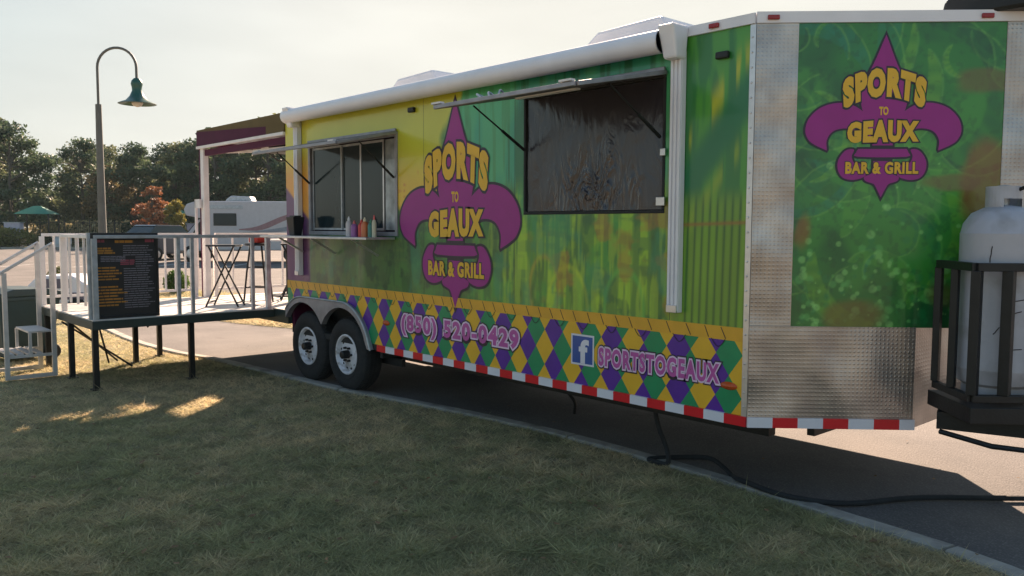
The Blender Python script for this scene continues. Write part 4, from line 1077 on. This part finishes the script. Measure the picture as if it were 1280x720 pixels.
def tree_meshes(h, rad, nleaf, size, c1, c2, seed, base=.28, dens_=1.0):
    rs = random.Random(seed); tr = MB(); pts_tr = [(0, 0, 0)]
    x = y = 0
    for i in range(1, 7): x += rs.uniform(-.12, .12)*h/12; y += rs.uniform(-.12, .12)*h/12; pts_tr.append((x, y, h*.85*i/6))
    tr.tube(pts_tr, [h*.022*(1-.13*i) for i in range(7)], 8)
    clumps = []
    nb = 22
    for i in range(nb):
        t = base+(1-base)*(i+rs.random())/nb; a = rs.random()*6.283; z = h*t
        env = math.sin(min(1, (t-base)/(1-base)*.9+.12)*math.pi)**.6
        r_ = rad*env*rs.uniform(.55, 1.1)
        k = min(5.99, t*.85*6/.85); p0 = Vector(pts_tr[min(6, int(min(t, .84)/.85*6))])
        p1 = Vector((p0.x+math.cos(a)*r_*.5, p0.y+math.sin(a)*r_*.5, z-.2)); p2 = Vector((math.cos(a)*r_+p0.x, math.sin(a)*r_+p0.y, z+rs.uniform(-.1, .5)))
        p0.z = min(p0.z, z-.3)
        tr.tube([p0, p1, p2], [h*.009, h*.006, h*.002], 5)
        clumps.append((p2, rad*rs.uniform(.22, .42)))
        for q in range(1): clumps.append((p1.lerp(p2, rs.random())+Vector((rs.uniform(-1, 1), rs.uniform(-1, 1), rs.uniform(-.5, .9)))*rad*.3, rad*rs.uniform(.14, .3)))
    P_, C_ = [], []
    tot = sum(r_**2 for _, r_ in clumps)
    for c, r_ in clumps:
        k = int(nleaf*r_**2/tot); u = NR.normal(size=(k, 3)); u /= np.linalg.norm(u, axis=1)[:, None]
        u *= (NR.rand(k)**.55)[:, None]*r_*1.15; u[:, 2] *= .55; P_.append(u+np.array(c))
        t_ = np.clip(rs.random()*.7+NR.rand(k)*.5, 0, 1)[:, None]; C_.append((np.array(c1)*(1-t_)+np.array(c2)*t_)*(.75+NR.rand(k)*.5)[:, None])
    P_ = np.concatenate(P_); C_ = np.concatenate(C_); P_[:, 2] = np.maximum(P_[:, 2], .15)
    return tr, leaf_mesh('crown', P_, size, M_leaf, C_)
DK = ((.04, .07, .045), (.11, .15, .075)); OL = ((.07, .1, .05), (.18, .19, .09)); BR = ((.08, .07, .035), (.18, .14, .065))
kinds = []
for s_, (h, rad, nl, (c1, c2), base) in enumerate(((10, 3.2, 9000, DK, .2), (11, 2.6, 6500, OL, .3), (9, 3.4, 9000, OL, .15), (12, 3.0, 5200, DK, .4), (9.5, 3, 4200, BR, .35))):
    tr, cm = tree_meshes(h, rad, nl, .17, c1, c2, 40+s_, base)
    o = tr.build('trunk', M_bark, None, True); me = o.data; COL.objects.unlink(o); bpy.data.objects.remove(o)
    kinds.append((h, me, cm))
def put_tree(lat, d, kind, hgt, label, rz=None, group='trees beyond the parking lot', name='broadleaf_tree'):
    h, tm, cm = kinds[kind]; x, y = spot(lat, d)
    r_ = root(name, (x, y, 0), label, 'tree', rz if rz is not None else rnd.random()*6.28, group); s_ = hgt/h; r_.scale = (s_*1.08, s_*1.08, s_)
    for n_, m_ in (('trunk', tm), ('crown', cm)):
        o = bpy.data.objects.new(n_, m_); COL.objects.link(o); o.parent = r_
    return r_
TL = [(-45.5, 74, 1, 10.6, 'tall loose topped tree at the far left edge of the tree line'),
      (-42.0, 70, 0, 9.4, 'dark rounded tree left of the street lamp, behind the green canopy'),
      (-39.0, 76, 3, 9.2, 'thin leaning topped tree just right of the leftmost tall tree'),
      (-41.5, 84, 2, 8.8, 'olive tree further back between the two left dark trees'),
      (-36.8, 80, 2, 7.6, 'lower olive tree in the dip left of the street lamp'),
      (-35.0, 72, 4, 6.3, 'short brownish tree in the dip left of the street lamp'),
      (-36.5, 88, 0, 9.4, 'dark tree directly behind the street lamp pole'),
      (-33.5, 74, 0, 8.2, 'dark broad tree just right of the street lamp pole'),
      (-33.2, 86, 3, 9.8, 'thin topped tree right of the street lamp showing sky between branches'),
      (-31.0, 77, 1, 8.6, 'olive tree halfway between the street lamp and the porch post'),
      (-31.2, 90, 4, 10.0, 'bare brownish topped tree behind the orange tree'),
      (-28.6, 75, 0, 8.6, 'dark tree behind the small orange tree'),
      (-28.5, 86, 3, 11.2, 'taller thin topped tree left of the porch post'),
      (-26.3, 74, 0, 9.4, 'dense dark tree behind the porch post'),
      (-26.0, 88, 1, 12.4, 'tallest loose topped tree rising over the porch roof'),
      (-23.5, 76, 2, 9.0, 'olive green tree seen through the porch, left part'),
      (-21.0, 72, 0, 9.2, 'dense dark tree seen through the middle of the porch'),
      (-18.5, 78, 0, 9.6, 'dense dark tree seen through the porch beside the trailer'),
      (-15.5, 76, 2, 9.2, 'olive tree half hidden by the rear corner of the trailer'),
      (-48.5, 78, 0, 10.5, 'dark tree cut by the left edge of the picture')]
for a in TL: put_tree(*a)
# orange and yellow small trees
def small_tree(lat, d, h, rad, c1, c2, label, seed, n=2600, size=.1):
    tr, cm = tree_meshes(h, rad, n, size, c1, c2, seed, .25); x, y = spot(lat, d)
    r_ = root('ornamental_tree', (x, y, 0), label, 'tree'); tr.build('trunk', M_bark, r_, True)
    o = bpy.data.objects.new('crown', cm); COL.objects.link(o); o.parent = r_
small_tree(-24.6, 57, 4.1, 1.05, (.14, .05, .03), (.3, .13, .055), 'small orange leaved autumn tree behind the menu board', 3)
small_tree(-22.8, 57, 3.1, .85, (.14, .13, .03), (.28, .24, .06), 'small yellow green tree just left of the porch post', 4)
small_tree(-26.2, 60, 3.2, 1.0, (.16, .07, .04), (.26, .14, .07), 'low russet shrub tree left of the orange tree', 5)
def bush(lat, d, rx, ry, h, c1, c2, label, n=1500, size=.05, name='shrub', box=False, z0=0, ang=yaw):
    x, y = spot(lat, d); u = NR.normal(size=(n, 3)); u /= np.linalg.norm(u, axis=1)[:, None]; u *= (NR.rand(n)**.33)[:, None]
    if box: u = NR.rand(n, 3)*2-1; u *= (1/np.abs(u).max(1))[:, None]*(.85+NR.rand(n)*.2)[:, None]
    u[:, 0] *= rx; u[:, 1] *= ry; u[:, 2] = (u[:, 2]+1)*h/2
    t_ = (fbm(u[:, 0]*2+5, u[:, 2]*3+u[:, 1]*2, 3)*1.4-.3+NR.rand(n)*.3).clip(0, 1)[:, None]
    r_ = root(name, (x, y, z0), label, 'hedge' if box else 'bush', ang)
    o = bpy.data.objects.new('foliage', leaf_mesh('foliage', u, size, M_leaf, np.array(c1)*(1-t_)+np.array(c2)*t_)); COL.objects.link(o); o.parent = r_
    mb = MB()
    for i in range(5): mb.tube([(rnd.uniform(-.1, .1)*rx, rnd.uniform(-.1, .1), 0), (rnd.uniform(-.6, .6)*rx, rnd.uniform(-.4, .4)*ry, h*.7)], [.03*h, .008*h], 5)
    mb.build('stems', M_bark, r_)
bush(-8.35, 20.6, .32, .3, .62, (.05, .1, .02), (.12, .2, .04), 'small round green shrub seen under the platform rail', 1800, .035)
bush(-11.6, 21.2, .3, .3, .68, (.06, .08, .02), (.13, .15, .05), 'small loose shrub behind the white cart', 1600, .035)
bush(-38.6, 63, 2.6, 1.2, 1.5, (.07, .09, .02), (.2, .2, .06), 'yellow green rounded bush under the green canopy', 3500, .1)
bush(-28.2, 63, 1.1, .6, 1.5, (.015, .035, .018), (.03, .06, .03), 'dark clipped block hedge above the menu board', 3500, .08, box=True, name='clipped_hedge', z0=.35)
bush(-34.8, 63.5, 1.4, .7, 1.2, (.02, .04, .02), (.05, .07, .03), 'dark low bush near the left lot edge', 2400, .09)
# a far wood that reads as one mass
Nw = 60000
la = NR.rand(Nw)*-95+43; dd = 88+NR.rand(Nw)*9; zz = NR.rand(Nw)**.8*(4.8+1.5*vn(la*.25, la*0)); X = 2.78-.7405*dd+.672*la; Y = -4.488+.672*dd+.7405*la
t_ = np.clip(fbm(la*.5, zz*.6, 3)*1.6-.4+NR.rand(Nw)*.3, 0, 1)[:, None]
o = bpy.data.objects.new('far_wood', leaf_mesh('far_wood', np.c_[X, Y, zz], .34, M_leaf, np.array((.035, .06, .035))*(1-t_)+np.array((.10, .13, .06))*t_)); COL.objects.link(o)
tag(o, 'dark undergrowth and wood filling the space behind the tree line', 'wood', kind='stuff')
# tall dry grass bank behind the fence
Nw = 16000
la = NR.rand(Nw)*-54+4; dd = 70+NR.rand(Nw)*5; zz = NR.rand(Nw)**1.3*2.1; X = 2.78-.7405*dd+.672*la; Y = -4.488+.672*dd+.7405*la
t_ = np.clip(fbm(la*.4, zz*.7+3, 3)*2-.6+NR.rand(Nw)*.3, 0, 1)[:, None]
o = bpy.data.objects.new('brush_bank', leaf_mesh('brush_bank', np.c_[X, Y, zz], .16, M_leaf, np.array((.24, .23, .11))*(1-t_)+np.array((.55, .45, .26))*t_)); COL.objects.link(o)
tag(o, 'tan and green brush growing behind the black fence', 'brush', kind='stuff')
# black fence along the far edge of the lot
FN = root('bar_fence', (*spot(-27, 67), 0), 'black metal bar fence along the far edge of the lot', 'fence', yaw)
for i in range(20):
    x = -19+i*2.0; MB().box(x-.04, x+.04, -.04, .04, 0, 2.1).build('fence_post', Mt['black'], FN)
mb = MB()
for z in (.25, 1.85): mb.box(-19, 19, -.02, .02, z, z+.05)
mb.build('fence_rail', Mt['black'], FN)
mb = MB()
for i in range(253): x = -19+i*.15; mb.box(x-.008, x+.008, -.008, .008, .1, 1.98)
mb.build('fence_pickets', Mt['black'], FN)['kind'] = 'stuff'
# green canopies
def canopy(lat, d, w_, label):
    B = root('canopy', (*spot(lat, d), 0), label, 'canopy', yaw+.2, 'green canopies by the far fence')
    mb = MB(); h0, h1 = 2.55, 3.2; mb.add([(-w_, -w_, h0), (w_, -w_, h0), (w_, w_, h0), (-w_, w_, h0), (-w_*.2, 0, h1), (w_*.2, 0, h1)], [(0, 1, 5, 4), (1, 2, 5), (2, 3, 4, 5), (3, 0, 4), (0, 3, 2, 1)])
    mb.build('roof', mat('green_canvas'+str(int(-lat)), (.02, .2, .13), .6, var=.1), B)
    for sx in (-1, 1):
        for sy in (-1, 1): MB().box(sx*w_*.9-.05, sx*w_*.9+.05, sy*w_*.9-.05, sy*w_*.9+.05, 0, h0).build('post', Mt['black'], B)
canopy(-37.6, 66, 1.3, 'green hipped canopy on dark posts at the left, under the trees')
canopy(-26.6, 65, 1.25, 'green hipped canopy behind the clipped hedge and orange tree')
def cabinet(lat, d, w_, h, z0, label, col):
    B = root('utility_cabinet', (*spot(lat, d), 0), label, 'cabinet', yaw)
    MB().box(-w_/2, w_/2, -.3, .3, z0, z0+h).build('body', mat('cab'+str(int(-lat*10)), col, .5, var=.08), B, bevel=.03)
    MB().box(-w_/2-.04, w_/2+.04, -.34, .34, z0+h, z0+h+.06).build('lid', Mt['galv'], B)
    MB().box(-w_/2+.02, w_/2-.02, -.28, .28, 0, z0).build('plinth', Mt['galv'], B)
cabinet(-38.3, 64, 1.2, .95, .9, 'pale lavender utility cabinet at the left edge beneath the canopy', (.45, .43, .52))
cabinet(-22.9, 60, .9, .8, 1.0, 'pale lavender utility cabinet left of the porch post', (.42, .4, .5))
cabinet(-33.0, 61, 1.1, .5, .3, 'low pale blue cabinet at the far lot edge', (.4, .48, .55))
# far kerb line
mb = MB(); p0 = spot(-70, 57.9); p1 = spot(-4, 59.9); mb.bar((*p0, .06), (*p1, .06), .25, .12); o = mb.build('far_kerb', M_kerb); o['kind'] = 'structure'
# painted bay lines on the lot
mb = MB()
for i in range(7):
    a = spot(-30+i*3.0, 34); b_ = spot(-30+i*3.0, 38.8); q = Vector((.0741*.6, .672*.0))
    r_ = Vector((.672, .7405))*.05
    mb.add([(a[0]-r_.x, a[1]-r_.y, -.003), (a[0]+r_.x, a[1]+r_.y, -.003), (b_[0]+r_.x, b_[1]+r_.y, -.003), (b_[0]-r_.x, b_[1]-r_.y, -.003)], [(0, 1, 2, 3)])
o = mb.build('bay_lines', mat('road_paint', (.6, .6, .58), .7, var=.2, grime=((.25, .22, .2), 4))); o['kind'] = 'structure'

# ------------------------------------------------------------------ motorhome and cars
RV = root('motorhome', (*spot(-15.75, 40.3), 0), 'white motorhome with over cab bunk and red swoosh parked beyond the porch', 'motorhome', yaw)
M_rvw = mat('rv_white', (.5, .48, .49), .4, var=.05, coat=.2)
fy = lambda p, y: (p[0], y, p[1])
mb = MB(); mb.prism([(1.0, .55), (7.4, .55), (7.4, 2.75), (7.2, 2.86), (.9, 2.86), (.45, 2.72), (.3, 2.45), (.42, 2.18), (1.35, 2.0), (1.35, .9)], fy, -1.15, 1.15); mb.build('house_body', M_rvw, RV, bevel=.05)
mb = MB(); mb.prism([(-.15, .5), (1.349, .5), (1.349, 2.05), (.95, 2.02), (.35, 1.32), (-.1, 1.12)], fy, -.95, .95); mb.build('cab', M_rvw, RV, bevel=.06)
mb = MB(); mb.add([(.36, -.85, 1.36), (.36, .85, 1.36), (.9, .8, 1.99), (.9, -.8, 1.99)], [(0, 1, 2, 3)])
for v_ in mb.v: pass
mb.v = [(x-.03, y, z+.02) for x, y, z in mb.v]; mb.build('windscreen', Mt['glass'], RV)
mb = MB(); mb.prism([(.62, 1.3), (1.25, 1.3), (1.25, 1.9), (.98, 1.9)], fy, -.975, -.952); mb.build('cab_window', Mt['glass'], RV)
for a, b_, z0, z1 in ((1.75, 2.75, 1.75, 2.25), (5.2, 6.0, 1.75, 2.25)):
    f_ = MB().box(a-.04, b_+.04, -1.175, -1.151, z0-.04, z1+.04).build('side_window', Mt['black'], RV, bevel=.01); MB().box(a, b_, -1.182, -1.176, z0, z1).build('pane', Mt['glass'], f_)
MB().box(1.3, 3.1, -1.17, -1.151, 2.5, 2.66).build('awning_case', Mt['galv'], RV, bevel=.01)
mb = MB(); mb.prism(sm([(2.9, 1.55), (3.8, 1.7), (5.2, 2.25), (6.8, 2.5)], 4)+sm([(6.8, 2.42), (5.3, 2.05), (4.0, 1.52), (2.9, 1.5)], 4), fy, -1.156, -1.151); mb.build('stripe', mat('rv_red', (.3, .17, .18), .4), RV)
mb = MB(); mb.prism(sm([(2.2, 1.35), (4, 1.5), (7.2, 2.0)], 4)+sm([(7.2, 1.8), (4.2, 1.35), (2.2, 1.28)], 4), fy, -1.158, -1.151); mb.build('stripe', mat('rv_grey', (.25, .27, .3), .4), RV)
mb = MB(); mb.prism([(2.0, 2.861), (3.3, 2.861), (3.2, 3.1), (2.3, 3.14), (2.1, 3.0)], fy, -.4, .4); mb.build('roof_unit', Mt['galv'], RV, bevel=.04)
mb = MB(); mb.prism([(4.9, 2.861), (5.5, 2.861), (5.4, 2.97), (5.0, 2.97)], fy, -.3, .3); mb.build('roof_vent', M_rvw, RV, bevel=.02)
def car_wheel(par, x, y, r_, w_=.2):
    mb = MB(); mb.lathe([(r_*.6, -w_/2), (r_*.9, -w_/2), (r_, -w_/2+.03), (r_, w_/2-.03), (r_*.9, w_/2), (r_*.6, w_/2)], (0, 0, 0), 'y', 24); w = mb.build('wheel', Mt['rubber'], par, True); w.location = (x, y, r_)
    mb = MB(); mb.lathe([(0, -w_/2+.02), (r_*.3, -w_/2+.01), (r_*.6, -w_/2+.03)], (0, 0, 0), 'y', 18); mb.build('rim', Mt['alu'], w, True)
    mb = MB(); mb.lathe([(0, w_/2-.02), (r_*.3, w_/2-.01), (r_*.6, w_/2-.03)], (0, 0, 0), 'y', 18); mb.build('rim', Mt['alu'], w, True)
for x in (.55, 5.3):
    for y in (-.95, .95): car_wheel(RV, x, y, .38)
MB().box(-.25, -.14, -.95, .95, .42, .68).build('bumper', Mt['galv'], RV, bevel=.03)
for y in (-.7, .7): MB().box(-.17, -.12, y-.14, y+.14, .78, .98).build('headlight', Mt['glass'], RV, bevel=.02)
def car(lat, d, rz, col, label, suv=0):
    B = root('parked_car', (*spot(lat, d), 0), label, 'car', rz, 'cars parked on the lot')
    m = mat('carpaint'+str(int(abs(lat)*10)), col, .3, .1, var=.05, coat=.6)
    h = .25*suv
    pr = [(-2.2, .3), (2.2, .3), (2.25, .6), (2.15, .85+h*.5), (1.3, .98+h*.5), (-1.9, 1.0+h*.6), (-2.22, .8+h*.3)]
    mb = MB(); mb.prism(pr, fy, -.88, .88); mb.build('body', m, B, bevel=.08)
    g = [(1.2, .97+h*.5), (.55, 1.42+h), (-1.2, 1.45+h), (-1.95, 1.02+h*.5)]
    mb = MB(); V = [(x, y*(1 if i in (0, 3) else .82), z) for y in (-.8, .8) for i, (x, z) in enumerate(g)]
    mb.add(V, [(0, 1, 2, 3), (7, 6, 5, 4), (0, 4, 5, 1), (2, 6, 7, 3)]); mb.build('windows', Mt['glass'], B)
    mb = MB(); mb.prism([(.62, 1.41+h), (.5, 1.46+h), (-1.15, 1.49+h), (-1.28, 1.43+h)], fy, -.67, .67); mb.build('roof', m, B, bevel=.02)
    for x in (-1.35, 1.4):
        for y in (-.8, .8): car_wheel(B, x, y, .33)
    for y in (-.62, .62):
        MB().box(2.17, 2.25, y-.16, y+.16, .62, .76).build('headlight', Mt['white'], B, bevel=.02)
        MB().box(-2.25, -2.18, y-.14, y+.14, .7, .86).build('tail_light', Mt['redlens'], B, bevel=.02)
car(-17.6, 42, yaw+R(70), (.02, .035, .07), 'dark blue car parked left of the motorhome cab', 1)

# ------------------------------------------------------------------ light evening haze
mb = MB(); mb.box(-262, 262, -262, 262, -1.1, 16)
hz = mb.build('haze', []) if 0 else None
me = bpy.data.meshes.new('haze'); me.from_pydata(mb.v, [], mb.f); fix_normals(me)
hm = bpy.data.materials.new('haze'); hm.use_nodes = True; n = hm.node_tree.nodes; n.remove(n['Principled BSDF'])
pv = n.new('ShaderNodeVolumePrincipled'); pv.inputs['Density'].default_value = .00024; pv.inputs['Color'].default_value = (.7, .92, 1, 1)
hm.node_tree.links.new(pv.outputs[0], n['Material Output'].inputs['Volume']); me.materials.append(hm)
hz = bpy.data.objects.new('haze', me); COL.objects.link(hz); tag(hz, 'faint evening haze in the air over the lot', 'haze', kind='stuff')
